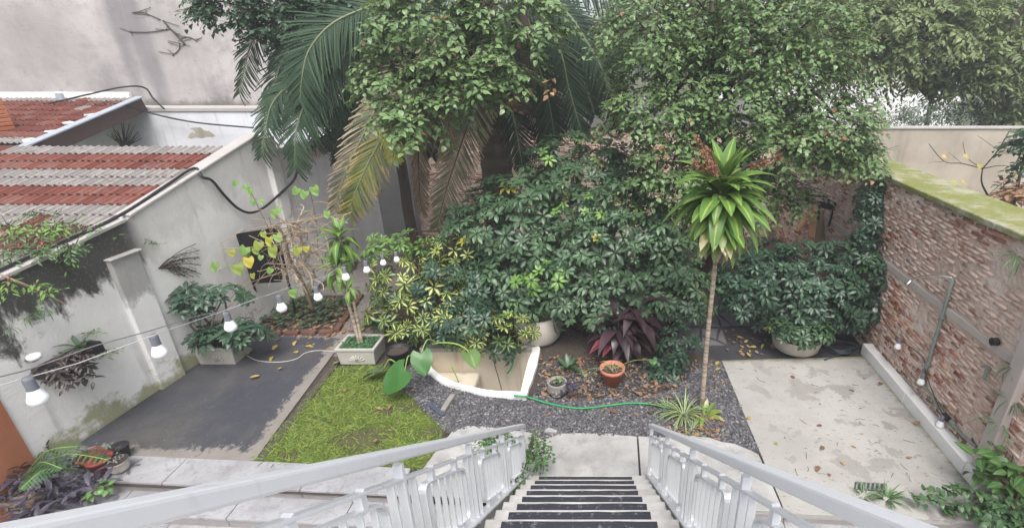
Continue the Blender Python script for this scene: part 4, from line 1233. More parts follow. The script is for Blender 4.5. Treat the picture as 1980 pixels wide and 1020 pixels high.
# the big green shrub in the middle
ell = [E(1135, 335, 8.1, 125, .8, 75), E(1050, 440, 7.5, 170, .9, 110), E(1215, 440, 7.5, 140, .9, 120), E(955, 425, 7.9, 90, .7, 60), E(1130, 550, 7.0, 180, .8, 75), E(1290, 560, 7.1, 95, .7, 75), E(1180, 500, 6.8, 150, .5, 90), E(990, 540, 7.1, 95, .6, 70)]
b0 = G(1110, 665)
sh = thing('umbrella_shrub', 'huge dark green umbrella-leaf shrub filling the middle of the garden', 'shrub', (b0.x, 7.1, 0))
schefflera(sh, ell, 1750, M['L_scheff'], 266, 11)
lim = [E(1150, 410, 7.0, 110, .3, 40), E(1080, 530, 6.5, 90, .3, 30), E(1100, 300, 7.5, 60, .3, 30), E(1010, 590, 6.6, 60, .2, 20)]
schefflera(sh, lim, 34, M['L_lime'], 34, 12, (0.6, 0.9), 0.9, 0.0, 0.0)
stems(sh, (b0.x + .1, 7.2, 0.0), ell, 16, 0.03, bend=0.35, seed=3)
# low sprigs at its foot
for px_, py_, n, Y, lab in ((1285, 715, 34, 5.95, 'low dark sprig of umbrella shrub spreading over the gravel by the cane trunk'),):
    e2 = [E(px_, py_, Y, 38, .3, 26), E(px_ + 20, py_ - 50, Y + .3, 40, .3, 40)]
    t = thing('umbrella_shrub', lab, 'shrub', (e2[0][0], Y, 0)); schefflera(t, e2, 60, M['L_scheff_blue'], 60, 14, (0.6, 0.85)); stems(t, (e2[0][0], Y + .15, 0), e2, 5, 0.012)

# variegated shrub to the left of it
ell = [E(775, 525, 7.1, 70, .5, 55), E(850, 590, 6.75, 95, .5, 65), E(880, 480, 7.4, 75, .5, 50), E(790, 610, 6.7, 70, .4, 50), E(925, 640, 6.5, 85, .35, 40), E(985, 640, 6.4, 55, .3, 42)]
vb = thing('variegated_shrub', 'green and yellow variegated umbrella shrub hanging over the pond', 'shrub', (-2.2, 6.9, 0))
schefflera(vb, ell, 330, M['L_varieg'], 185, 21, (0.7, 1.0), 0.45)
schefflera(vb, [E(750, 475, 7.2, 45, .3, 22), E(780, 470, 7.2, 40, .3, 20)], 22, M['L_lime'], 22, 22, (0.65, 0.9), 0.9, 0, 0)
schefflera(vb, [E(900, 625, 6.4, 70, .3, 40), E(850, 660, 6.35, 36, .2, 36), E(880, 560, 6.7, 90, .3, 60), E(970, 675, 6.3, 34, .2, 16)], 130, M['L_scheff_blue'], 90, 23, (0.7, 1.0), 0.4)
stems(vb, (-2.3, 6.95, 0.0), ell, 9, 0.022, bend=0.25, seed=5)
for q in ((845, 690), (870, 700)): pass
# bare twig reaching out of it
tw = thing('bare_twig', 'bare brown twig reaching left out of the shrub before the grey wall', 'twig', AT(900, 450, 7.9))
mb = MB(); mb.tube([AT(940, 420, 7.9), AT(890, 432, 7.8), AT(850, 447, 7.7), AT(800, 446, 7.65), AT(762, 447, 7.6)], [.014, .013, .012, .011, .017], 6)
mb.tube([AT(806, 445, 7.65), AT(795, 465, 7.6), AT(790, 480, 7.6)], [.007, .006, .004], 5); mb.build('twig', M['twig_dark'], tw)

# shrub in the round tub by the brick wall
ell = [E(1565, 550, 6.85, 120, .65, 85), E(1470, 545, 7.2, 90, .7, 80), E(1665, 540, 6.9, 62, .45, 90), E(1640, 595, 6.7, 66, .35, 50)]
rs_ = thing('umbrella_shrub', 'dense dark umbrella-leaf shrub growing from a round tub against the brick wall', 'shrub', (G(1553, 690).x, 6.4, 0))
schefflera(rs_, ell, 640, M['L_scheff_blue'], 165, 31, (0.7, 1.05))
schefflera(rs_, [E(1552, 632, 6.35, 56, .35, 24)], 90, M['L_scheff'], 60, 32, (0.7, 0.95))
schefflera(rs_, [E(1680, 440, 7.1, 38, .3, 60), E(1685, 385, 7.2, 36, .3, 40)], 120, M['L_scheff_blue'], 45, 33, (0.6, 0.9))
schefflera(rs_, [E(1690, 540, 6.7, 40, .25, 50)], 30, M['L_ivy'], 30, 34, (0.65, 0.9))
stems(rs_, (G(1553, 690).x, 6.45, 0.25), ell, 9, 0.022, seed=8)
tub = thing('round_tub', 'round cream plant tub standing at the end of the white slab', 'pot', G(1554, 690))
c0 = G(1554, 697)
mb = MB(); mb.lathe([(0.0, 0.02), (0.30, 0.02), (0.345, 0.06), (0.39, 0.26), (0.40, 0.27), (0.385, 0.275), (0.36, 0.25), (0.0, 0.23)], (c0.x, c0.y + .36, 0), 36); mb.build('tub', M['cream_pot'], tub, smooth=True)
c0 = G(1040, 662)
tub = thing('round_tub', 'large cream barrel-shaped tub half hidden under the big shrub', 'pot', c0)
mb = MB(); mb.lathe([(0.0, 0.02), (0.30, 0.02), (0.36, 0.10), (0.385, 0.30), (0.36, 0.48), (0.33, 0.49), (0.31, 0.45), (0.0, 0.42)], (c0.x, c0.y + .12, 0), 36); mb.build('tub', M['cream_pot'], tub, smooth=True)
mb = MB(); mb.box((c0.x, c0.y + .2, 0.01), (0.5, 0.4, 0.03)); mb.build('base_block', M['cement'], tub)

# rectangular cast-stone planters
def planter(px0, px1, py_, depth, hgt, label, fl):
    a, b = G(px0, py_), G(px1, py_)
    w = (b - a).length; c = (a + b) / 2
    t = thing('planter_box', label, 'planter', (c.x, c.y + depth / 2, 0))
    cx, cy = c.x, c.y + depth / 2
    mb = MB(); 
    def ring(w_, d_, z): return [(cx - w_ / 2, cy - d_ / 2, z), (cx + w_ / 2, cy - d_ / 2, z), (cx + w_ / 2, cy + d_ / 2, z), (cx - w_ / 2, cy + d_ / 2, z)]
    P = []
    for w_, d_, z in ((w * .93, depth * .93, 0.0), (w, depth, hgt * .86), (w * 1.06, depth * 1.06, hgt * .87), (w * 1.06, depth * 1.06, hgt), (w * .9, depth * .86, hgt), (w * .88, depth * .84, hgt * .85)): P += ring(w_, d_, z)
    P2 = []
    fs = []
    for i in range(5):
        for k in range(4): fs.append((i * 4 + k, i * 4 + (k + 1) % 4, i * 4 + 4 + (k + 1) % 4, i * 4 + 4 + k))
    mb.add([(p[0], p[1], p[2] + 0.03) for p in P], fs); mb.build('box', M['cast_stone'], t, bevel=0.01)
    mb = MB(); mb.box((cx, cy, hgt * .86 + .03), (w * .87, depth * .83, 0.02)); mb.build('soil', M['soil'], t)
    # shell ornament cast on the front
    for i in range(7):
        a_ = math.radians(20 + i * 23.3)
        p0 = V3((cx, cy - depth * .478, hgt * .18 + .03)); p1 = p0 + V3((math.cos(a_) * .12, 0, math.sin(a_) * .11))
        p1.y = p0.y - 0.008
        mb = MB(); mb.tube([p0, p1], [0.006, 0.012], 6); mb.build('shell_rib', M['cast_stone'], t, smooth=True)
    return t, V3((cx, cy, hgt))
planter(384, 458, 708, 0.42, 0.28, 'cast stone planter box by the white wall holding an umbrella shrub', 0)
_, dp = planter(656, 728, 708, 0.42, 0.27, 'cast stone planter box at the lawn corner holding two thin canes', 1)
ell = [E(400, 575, 6.3, 62, .35, 28), E(285, 602, 6.2, 42, .25, 24), E(430, 650, 6.1, 50, .3, 22), E(475, 640, 6.2, 38, .25, 25)]
t = thing('umbrella_shrub', 'flat-topped umbrella shrub growing from the planter by the white wall', 'shrub', (G(425, 700).x, 6.3, .25))
schefflera(t, ell, 84, M['L_scheff_blue'], 84, 41, (0.95, 1.25), 1.0)
stems(t, (G(425, 700).x, 6.35, 0.24), ell, 8, 0.02, seed=9)

# ---- broad-leaved trees overhanging from above
TL = [Proto().strip(0.125, 0.095, 4, ovate, 0.22, 0.45, None, 0, 0.12), Proto().strip(0.11, 0.085, 4, ovate, 0.3, 0.8, None, 0, 0.1), Proto().strip(0.135, 0.092, 4, ovate, 0.15, 0.2, None, 0, 0.15)]
for q in TL: q.stick((0, -0.035, 0.012), (0, 0.0, 0.0), 0.002)
def leafy(t, ell, ntw, mat, nparts, seed, per=10, tl=0.34, sc=(0.7, 1.15), protos=None, inner=0.3, back=0.3, twigs=True, name='leaf', rest='foliage'):
    items = []; mb = MB()
    for p, nn in blobs(ell, ntw, inner, back, seed, 0.3):
        d = (V3((nn.x, nn.y, nn.z * 0.3)) + rv(0.45) + V3((0, 0, -0.12))).normalized()
        L = tl * R.uniform(0.7, 1.25)
        p0 = p - d * L * 0.5
        side = d.cross(UP)
        if side.length < .1: side = V3((1, 0, 0))
        side.normalize()
        prev = p0
        for k in range(per):
            f = (k + 0.5) / per
            q = p0 + d * L * f + V3((0, 0, -0.10 * f * f * L * 3))
            sg = 1 if k % 2 else -1
            ld = (d * 0.55 + side * sg * 0.8 + V3((0, 0, R.uniform(-.55, .12))) + rv(0.25)).normalized()
            up = (UP + nn * 0.35 + rv(0.35))
            items.append((R.randrange(len(protos or TL)), frame(q + ld * .03, ld, up, R.uniform(*sc))))
        if twigs: mb.tube([p0, p0 + d * L * .5 + V3((0, 0, -.02)), p0 + d * L + V3((0, 0, -.1 * L))], [.006, .004, .002], 4, cap=False)
    if twigs: mb.build('twigs', M['twig_dark'], t, kind='stuff')
    scatter(t, protos or TL, items, mat, name, rest, nparts)
def limbs(t, trunk, ell, r0, seed=1, r1=0.06):
    rr = random.Random(seed)
    pts = spline(trunk, 6); n = len(pts)
    mb = MB(); mb.tube([p + V3((.04 * noise.noise(p * 2), .04 * noise.noise(p * 2 + V3((9, 0, 0))), 0)) for p in pts], [r0 * (1 - 0.55 * k / (n - 1)) * (1.25 if k == 0 else 1) for k in range(n)], 12); mb.build('trunk', M['bark'], t, smooth=True)
    for e in ell:
        s = pts[rr.randrange(n // 2, n)]; c = V3(e[:3])
        mid = s.lerp(c, 0.5) + V3((rr.uniform(-.2, .2), rr.uniform(-.2, .2), rr.uniform(0.05, .35)))
        q = spline([s, mid, c], 6); mb = MB(); mb.tube(q, [r1 * (1 - 0.7 * k / (len(q) - 1)) for k in range(len(q))], 7)
        for k in range(6):
            d = V3((rr.uniform(-1, 1) * e[3], rr.uniform(-1, .6) * e[4], rr.uniform(-1, .8) * e[5])) * 0.85
            o = q[rr.randrange(len(q) // 2, len(q))]
            mb.tube(spline([o, o.lerp(c + d, .5) + V3((0, 0, .08)), c + d], 3), [.02, .018, .016, .013, .01, .008, .005], 5)
        mb.build('branch', M['bark'], t, smooth=True)
ellB = [E(830, 50, 7.6, 115, .7, 80), E(900, 150, 7.3, 105, .6, 70), E(800, 225, 7.0, 70, .5, 55), E(990, 45, 7.9, 110, .7, 75), E(745, 150, 7.2, 50, .4, 50), E(960, 150, 7.4, 65, .4, 45)]
tB = thing('leafy_tree', 'broad-leaved green tree whose branches hang in front of the palm', 'tree', (-1.0, 9.2, 0))
leafy(tB, ellB, 660, M['L_tree'], 300, 51, sc=(.48, .9))
limbs(tB, [V3((-.9, 9.3, 0)), V3((-.8, 9.2, 2.2)), V3((-1.1, 8.9, 4.2)), V3((-1.2, 8.6, 5.6))], ellB, 0.17, 2)
ellR = [E(1255, 70, 7.7, 95, .8, 95), E(1390, 50, 7.9, 130, .9, 105), E(1530, 90, 7.8, 120, .9, 105), E(1275, 210, 7.4, 105, .7, 80), E(1420, 190, 7.6, 120, .8, 90), E(1590, 240, 7.4, 105, .7, 65), E(1300, 320, 7.0, 75, .5, 70), E(1500, 280, 7.4, 110, .6, 65), E(1650, 300, 7.2, 55, .4, 40), E(1390, 330, 7.5, 90, .5, 60), E(1480, 370, 7.8, 90, .5, 45)]
tR = thing('leafy_tree', 'large broad-leaved tree filling the upper right behind the tall cane plant', 'tree', (2.3, 9.3, 0))
leafy(tR, ellR, 2200, M['L_tree'], 300, 52, sc=(.4, .76))
limbs(tR, [V3((2.3, 9.5, 0)), V3((2.2, 9.3, 2.0)), V3((2.0, 9.0, 4.0)), V3((1.9, 8.7, 5.6))], ellR, 0.2, 4)
ellC = [E(455, 10, 8.6, 80, .5, 45), E(540, 20, 8.7, 80, .5, 60), E(620, 0, 8.8, 60, .5, 40), E(420, -20, 8.6, 60, .5, 50)]
tC = thing('leafy_tree', 'dark leafy branches against the tall stained wall at top left', 'tree', (-4.6, 9.6, 0))
leafy(tC, ellC, 300, M['L_tree_dark'], 120, 53, sc=(0.55, 0.85))
limbs(tC, [V3((-4.2, 10.6, 0)), V3((-4.2, 10.5, 2.5)), V3((-4.4, 10.0, 4.5)), V3((-4.6, 9.6, 5.6))], ellC, 0.13, 6)
# brown dead leaves caught in the palm
for px_, py_, lab in ((985, 195, 'cluster of dead orange-brown leaves hanging at the lower tip of a tree branch'), (1070, 165, 'small tuft of dead orange leaves before the dark palm fronds')):
    t = thing('dead_leaves', lab, 'leaves', AT(px_, py_, 7.3))
    leafy(t, [E(px_, py_, 7.3, 18, .1, 12)], 4 if px_ > 1000 else 9, M['L_dry'], 60, 54, per=4, tl=0.15, sc=(.6, .9), twigs=False)

# ---- trees far behind the walls
small = [Proto().strip(0.16, 0.085, 2, ovate, 0.2, 0.4), Proto().strip(0.14, 0.07, 2, ovate, 0.3, 0.7)]
def fartree(label, X, Y, ell, n, mat, seed, r0=0.16, sc=(0.7, 1.2), name='background_tree', per=9):
    t = thing(name, label, 'tree', (X, Y, -0.98))
    leafy(t, ell, n, mat, 0, seed, per, 0.6, sc, small, 0.35, 0.5, False)
    limbs(t, [V3((X, Y, -0.98)), V3((X + .1, Y, 1.5)), V3((X + .1, Y, 3.5)), V3((X - .1, Y, 5.5))], ell, r0, seed, 0.08)
fartree('pale hazy tree with slender trunk beyond the cream wall', AT(1792, 200, 14).x, 14, [E(1760, 60, 14, 150, 1.2, 85), E(1880, 60, 14.5, 110, 1.2, 90), E(1680, 110, 14, 90, 1, 60), E(1850, 150, 14, 80, .9, 40), E(1700, 20, 15, 140, 1, 60)], 1500, M['L_far'], 61, 0.09, per=16)
fartree('yellow-green feathery tree at the right edge beyond the cream wall', AT(1950, 160, 13).x, 13, [E(1960, 130, 13, 75, .8, 70), E(1985, 215, 12.8, 50, .6, 35)], 420, M['L_far'], 62, 0.08)
fartree('tall dark tree behind the upper right corner', AT(1960, 40, 18).x, 18, [E(1950, 20, 18, 130, 1.5, 90), E(1800, 0, 18, 160, 1.5, 70)], 1000, M['L_far_dark'], 63, 0.2, (1, 1.6))
fartree('hazy green tree glimpsed behind the large tree', AT(1480, 80, 16).x, 16, [E(1480, 60, 16, 200, 1.5, 90), E(1300, 40, 17, 150, 1.5, 70), E(1640, 60, 16, 120, 1.2, 70), E(1560, 120, 16, 70, 1, 45)], 1300, M['L_far'], 64, 0.2, (.9, 1.4))
fartree('dark tree standing far behind the palm', AT(1010, 40, 19).x, 19, [E(960, 60, 19, 150, 1.5, 80), E(800, 40, 19, 130, 1.5, 90), E(1150, 80, 19, 90, 1.2, 60)], 800, M['L_far_dark'], 65, 0.2, (1, 1.7))
for i, (a, b, n, mt) in enumerate(((1800, 218, 260, 'L_far_dark'), (1900, 216, 260, 'L_far_dark'), (1720, 236, 80, 'L_far'), (1620, 232, 120, 'L_far_dark'), (1975, 225, 120, 'L_far'))):
    e_ = [E(a, b, 13.2 + .25 * i, 70, .6, 26 if i < 2 else 14)]
    t = thing('hedge_shrub', ['grey-green wispy shrub rising above the cream wall beside the slender trunk', 'grey-green wispy shrub above the cream wall near the right edge', 'low bright green fern-like shrub on top of the cream wall', 'dark shrub behind the wall, half hidden by the large tree', 'yellowish shrub above the cream wall at the right edge'][i], 'shrub', (e_[0][0], e_[0][1], -0.98))
    leafy(t, e_, n, M[mt], 0, 70 + i, 8, 0.4, (0.35, 0.6), small, 0.3, 0.5, False)
    mb = MB(); mb.tube([(e_[0][0], e_[0][1], -.98), (e_[0][0] + .1, e_[0][1], 1.2), e_[0][:3]], [.05, .04, .02], 6); mb.build('stem', M['bark'], t)

# ---- the palm
pm = thing('date_palm', 'big date palm with arching dark green and dead brown hanging fronds', 'palm', (-2.0, 9.9, 0))
mb = MB(); tp = [V3((-2.0, 9.9, 0)), V3((-1.98, 9.9, 1.5)), V3((-2.0, 9.85, 3.0)), V3((-2.05, 9.8, 4.6)), V3((-2.05, 9.75, 5.6))]
mb.tube(spline(tp, 10), [0.30 + 0.022 * (k % 2) for k in range(41)], 16); mb.build('trunk', M['bark'], pm)
def frond(pts, mat, Lm=0.55, n=60, nv=(0, -1, .35), wd=0.024, droop=0.5, fwd=0.75, hang=0.25, label=None, start=0.06, rmat=None):
    P = spline([AT(x, y, Y) for x, y, Y in pts], 12)
    d = [0]
    for a, b in zip(P, P[1:]): d.append(d[-1] + (b - a).length)
    Lt = d[-1]
    def at(s):
        for i in range(len(P) - 1):
            if d[i + 1] >= s: 
                f = (s - d[i]) / max(1e-6, d[i + 1] - d[i]); return P[i].lerp(P[i + 1], f), (P[i + 1] - P[i]).normalized()
        return P[-1], (P[-1] - P[-2]).normalized()
    pr = Proto(); n = int(n * 1.8)
    for i in range(n):
        f = start + (1 - start) * i / (n - 1)
        c, T = at(f * Lt)
        nn = V3(nv).normalized(); sd = T.cross(nn)
        if sd.length < .15: sd = T.cross(V3((1, 0, 0)))
        sd.normalize(); nn = sd.cross(T)
        L = Lm * (0.45 + 0.55 * math.sin(math.pi * min(1, 0.12 + f * 0.78))) * (1 if f < 0.85 else 1 - (f - .85) * 2.0)
        for sg in (-1, 1):
            fw = fwd * (0.75 + 0.8 * f)
            dr = (T * fw + sd * sg * 1.0 + nn * R.uniform(-.12, .2) + V3((0, 0, -hang)) + rv(0.09)).normalized()
            m4 = frame(c, dr, nn + rv(.25))
            pr.strip(L * R.uniform(.85, 1.1), wd, 3, lambda t: 0.5 + 0.5 * min(1, t * 4) - 0.9 * max(0, t - .5) ** 1.2, 0.3, droop * R.uniform(.5, 1.4), m4)
    off = wof(pm)
    v, f_, lu, lv = pr.arrays()
    nvl = 12
    tint = np.repeat(np.array([R.random() for _ in range(len(v) // nvl)], 'f4'), nvl)
    o = link('frond', npmesh('frond', v - np.array(off, 'f4'), f_, lu, lv, tint, mat), pm)
    if label: o['label'] = label
    mb = MB(); q = P[::2] if P[-1] in P[::2] else P[::2] + [P[-1]]
    mb.tube(q, [0.024 * (1 - 0.8 * k / (len(q) - 1)) for k in range(len(q))], 6); r_ = mb.build('rachis', rmat or M['stem_palm'], o, smooth=True)
    return o
M['stem_palm'] = plain('palm_rachis', (0.17, 0.19, 0.10), 0.6, 0.2, 6)
M['stem_dead'] = plain('dead_rachis', (0.10, 0.07, 0.05), 0.8, 0.2, 6)
gp_, dk, yl, de, ha, le = (M['L_palm'], M['L_palm_dark'], M['L_palm_yel'], M['L_palm_dead'], M['L_palm_half'], M['L_palm_lemon'])
frond([(860, -40, 9.4), (733, 6, 8.6), (647, 43, 8.2), (600, 93, 8.0), (585, 143, 7.9), (580, 196, 7.9)], gp_, 0.72, 74)
frond([(840, -10, 9.3), (700, 70, 8.9), (590, 140, 8.4), (530, 195, 8.2), (513, 253, 8.1), (506, 300, 8.1)], gp_, 0.55, 66)
frond([(850, 0, 9.2), (720, 70, 8.7), (630, 140, 8.2), (590, 200, 8.0), (572, 260, 7.9), (571, 325, 7.9)], gp_, 0.62, 70)
frond([(800, -50, 9.4), (650, -20, 9.0), (540, 30, 8.8), (492, 75, 8.7), (475, 120, 8.6), (463, 180, 8.6)], gp_, 0.46, 56)
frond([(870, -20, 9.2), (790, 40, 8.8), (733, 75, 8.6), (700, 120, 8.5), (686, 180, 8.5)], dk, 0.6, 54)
frond([(880, 40, 9.0), (780, 130, 8.5), (725, 215, 8.0), (698, 270, 7.8), (668, 335, 7.7), (645, 405, 7.7)], ha, 0.55, 64, label='green frond turning brown along its lower half')
frond([(900, 60, 9.0), (820, 150, 8.4), (750, 250, 7.9), (712, 315, 7.6), (690, 365, 7.5), (672, 412, 7.5)], yl, 0.55, 70, label='yellowing frond with brown leaflet tips')
frond([(770, 190, 8.0), (752, 235, 7.7), (755, 270, 7.6), (762, 305, 7.6)], le, 0.34, 26, hang=.8, label='short bright yellow frond tip')
frond([(960, 60, 9.2), (925, 180, 8.6), (888, 290, 8.2), (865, 360, 8.1), (844, 440, 8.1)], ha, 0.56, 64, rmat=M['stem_dead'], label='large half-dead frond, straw brown towards its tip')
frond([(900, 80, 9.3), (840, 180, 9.0), (812, 270, 8.8), (810, 340, 8.7), (815, 408, 8.7)], de, 0.42, 50, hang=1.1, rmat=M['stem_dead'], label='dead brown frond hanging straight down')
frond([(930, 90, 9.2), (890, 180, 8.7), (868, 240, 8.3), (855, 300, 8.2)], de, 0.42, 40, hang=1.2, rmat=M['stem_dead'], label='dead straw-coloured frond folded downwards')
frond([(800, 150, 9.2), (720, 210, 8.9), (660, 243, 8.7), (615, 270, 8.6), (580, 300, 8.6)], de, 0.36, 44, hang=1.3, rmat=M['stem_dead'], label='dark dead frond drooping over the left wall')
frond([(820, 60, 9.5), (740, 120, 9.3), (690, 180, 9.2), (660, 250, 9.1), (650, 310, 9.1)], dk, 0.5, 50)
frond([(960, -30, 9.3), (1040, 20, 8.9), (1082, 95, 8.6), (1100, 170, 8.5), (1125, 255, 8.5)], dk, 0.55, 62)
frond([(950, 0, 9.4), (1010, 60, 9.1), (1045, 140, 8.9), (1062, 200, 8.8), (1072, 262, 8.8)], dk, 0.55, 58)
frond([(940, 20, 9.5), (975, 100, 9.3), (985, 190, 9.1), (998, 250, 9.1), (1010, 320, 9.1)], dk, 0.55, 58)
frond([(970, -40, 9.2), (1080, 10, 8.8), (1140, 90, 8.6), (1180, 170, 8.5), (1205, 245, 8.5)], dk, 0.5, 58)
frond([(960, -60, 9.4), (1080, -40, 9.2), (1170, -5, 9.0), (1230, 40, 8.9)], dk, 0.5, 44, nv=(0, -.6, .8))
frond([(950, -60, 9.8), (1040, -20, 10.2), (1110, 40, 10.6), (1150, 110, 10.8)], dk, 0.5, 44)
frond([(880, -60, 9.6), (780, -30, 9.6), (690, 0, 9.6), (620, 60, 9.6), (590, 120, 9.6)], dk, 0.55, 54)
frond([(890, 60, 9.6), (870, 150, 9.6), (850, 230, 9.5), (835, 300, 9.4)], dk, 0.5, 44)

for px_ in ([(830, -30, 9.6), (720, 30, 9.3), (640, 100, 9.1), (600, 170, 9.0), (590, 240, 9.0)], [(840, 20, 9.6), (760, 90, 9.4), (700, 170, 9.3), (670, 240, 9.2), (640, 290, 9.2)], [(800, -60, 9.8), (690, -40, 9.7), (600, 10, 9.6), (550, 70, 9.5), (530, 130, 9.5)], [(820, 0, 9.8), (690, 50, 9.6), (600, 110, 9.4), (555, 170, 9.3), (540, 240, 9.2)], [(860, 60, 9.8), (800, 140, 9.6), (760, 210, 9.5), (735, 270, 9.5)], [(930, 40, 9.9), (1000, 120, 9.8), (1040, 200, 9.8), (1060, 280, 9.8)], [(960, 0, 9.9), (1060, 60, 9.8), (1120, 140, 9.8), (1150, 220, 9.8)]):
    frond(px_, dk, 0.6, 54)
for px_ in ([(850, -20, 9.0), (740, 30, 8.8), (660, 90, 8.6), (625, 150, 8.5), (615, 215, 8.5), (612, 280, 8.5)], [(820, -40, 9.2), (690, 0, 8.9), (590, 60, 8.7), (545, 120, 8.6), (528, 185, 8.5), (525, 240, 8.5)], [(870, 30, 9.1), (780, 100, 8.8), (720, 160, 8.6), (685, 230, 8.5), (660, 300, 8.5)], [(840, 0, 9.0), (730, 60, 8.7), (670, 120, 8.5), (648, 190, 8.4), (640, 250, 8.4)]):
    frond(px_, gp_, 0.58, 60)

# ---- canes (corn plants)
lance = lambda t: 0.12 + 0.88 * math.sin(math.pi * min(1, (t + .02) ** .85)) ** .75 if t < .99 else 0.04
SL = []
for dr in (0.5, 1.0, 1.5, 2.0, 2.5):
    SL.append(Proto().strip(0.50, 0.15, 8, lance, 0.22, dr, None, 0, 0.06))
def cane(t, base, top, r, n, crown_len, mats, seed, sc=1.0, lower=True, spread=1.0):
    rr = random.Random(seed)
    b, tp_ = V3(base), V3(top)
    pts = spline([b, b.lerp(tp_, .35) + V3((rr.uniform(-.02, .02), 0, 0)), b.lerp(tp_, .7), tp_], 14)
    mb = MB(); mb.tube(pts, [r * (1.35 - 0.4 * k / len(pts)) * (1.0 + 0.06 * (k % 2)) for k in range(len(pts))], 10); mb.build('trunk', M['bark_pale'], t, smooth=True)
    for i in range(n):
        f = i / (n - 1)                       # 0 = oldest, lowest; 1 = youngest, top
        a = i * 2.39996 + rr.uniform(-.25, .25)
        p = tp_ + V3((0, 0, -crown_len * (1 - f)))
        if lower:
            el = (-.7 + 1.25 * (f / .78) + rr.uniform(-.22, .22)) if f < .78 else .55 + (f - .78) * 3.6 + rr.uniform(-.2, .2)
            k = 0 if el > 1.1 else 1 if el > .6 else rr.choice([1, 2, 2]) if el > 0 else rr.choice([0, 1, 2])
        else:
            el = -1.2 + 2.3 * f ** 0.7 + rr.uniform(-.15, .15)
            k = 0 if el > 1.0 else 1 if el > 0.6 else 2 if el > -.1 else 1 if el > -.7 else 0
            if el < 0.6 and rr.random() < .4: k = min(4, k + 1)
        d = V3((math.cos(a) * math.cos(el), math.sin(a) * math.cos(el), math.sin(el)))
        mt = mats[0] if f > 0.42 else mats[1] if f > 0.10 else mats[2]
        up = UP if abs(el) < 1.2 else V3((math.cos(a), math.sin(a), 0)) * -(1 if el > 0 else -1)
        s = sc * rr.uniform(.78, 1.08) * (0.75 if f > .9 or f < .12 else 1)
        if lower: s *= (.6 + .5 * min(1, f / .6))
        if not lower and f < .14: mt = mats[1]
        o = bpy.data.objects.new('leaf', SL[k].mesh('leaf', mt)); col.objects.link(o); o.parent = t
        q = p + d * 0.02
        m4 = frame(q - wof(t), d, up if el > -.6 else UP + d * .2, s, spread)
        o.matrix_local = m4
b0 = G(1357, 785)
ct = thing('corn_plant', 'tall corn plant with a bare cane and striped yellow-green crown', 'plant', b0)
top = AT(1398, 352, 5.15)
cane(ct, b0, top, 0.023, 150, 0.66, (M['L_drac'], M['L_drac_low'], M['L_drac_dry']), 3, 1.12)
# dried flower spikes
FB = Proto()
for k in range(26):
    d = rv(1).normalized(); FB.strip(0.04, 0.02, 1, lambda t: 1, 0.2, 0.2, frame(d * 0.012, d, rv(1)))
for px_, py_, px1, py1 in ((1395, 340, 1350, 268), (1395, 345, 1338, 312), (1395, 345, 1372, 320), (1405, 345, 1512, 300), (1395, 340, 1358, 296)):
    a, b = AT(px_, py_, 5.0), AT(px1, py1, 4.6)
    items = []
    for k in range(9):
        items.append((0, Matrix.Translation(a.lerp(b, .45 + .55 * k / 8) + rv(.025)) @ Matrix.Rotation(R.uniform(0, 6), 4, 'X') @ Matrix.Diagonal((.65, .65, .65, 1))))
    mb = MB(); mb.tube([a, a.lerp(b, .5) + V3((0, 0, .05)), b], [.008, .007, .004], 5); fs_ = mb.build('flower_spike', M['stem_dead'], ct, label='brown dried flower spike')
    scatter(fs_, [FB], items, M['L_flower'], 'flower', 'flowers', 0, None)
ct2 = thing('corn_plant', 'pair of thin corn plant canes growing from the planter at the lawn corner', 'plant', dp)
cane(ct2, dp + V3((0.02, 0, 0)), AT(655, 450, 6.5), 0.016, 38, 0.34, (M['L_drac'], M['L_drac'], M['L_drac_low']), 5, 0.66, False)
cane(ct2, dp + V3((-0.02, 0, 0)), AT(648, 505, 6.35), 0.018, 30, 0.26, (M['L_drac'], M['L_drac'], M['L_drac_low']), 6, 0.55, False)
cane(ct2, AT(672, 570, 6.3), AT(674, 553, 6.2), 0.01, 9, 0.08, (M['L_drac'], M['L_drac'], M['L_drac_low']), 7, 0.5, False)
mint = Proto().strip(0.03, 0.024, 2, ovate, 0.2, 0.3)
items = [(0, frame(dp + V3((R.uniform(-.25, .25), R.uniform(-.16, .16), R.uniform(.0, .04))), (R.uniform(-1, 1), R.uniform(-1, 1), .3), UP, R.uniform(.7, 1.3))) for _ in range(420)]
t = thing('ground_cover', None, None, dp); t['kind'] = 'stuff'; t['label'] = 'small green ground cover in the planter at the foot of the canes'
scatter(t, [mint], items, M['L_mint'], 'leaf', 'ground_cover_leaves')

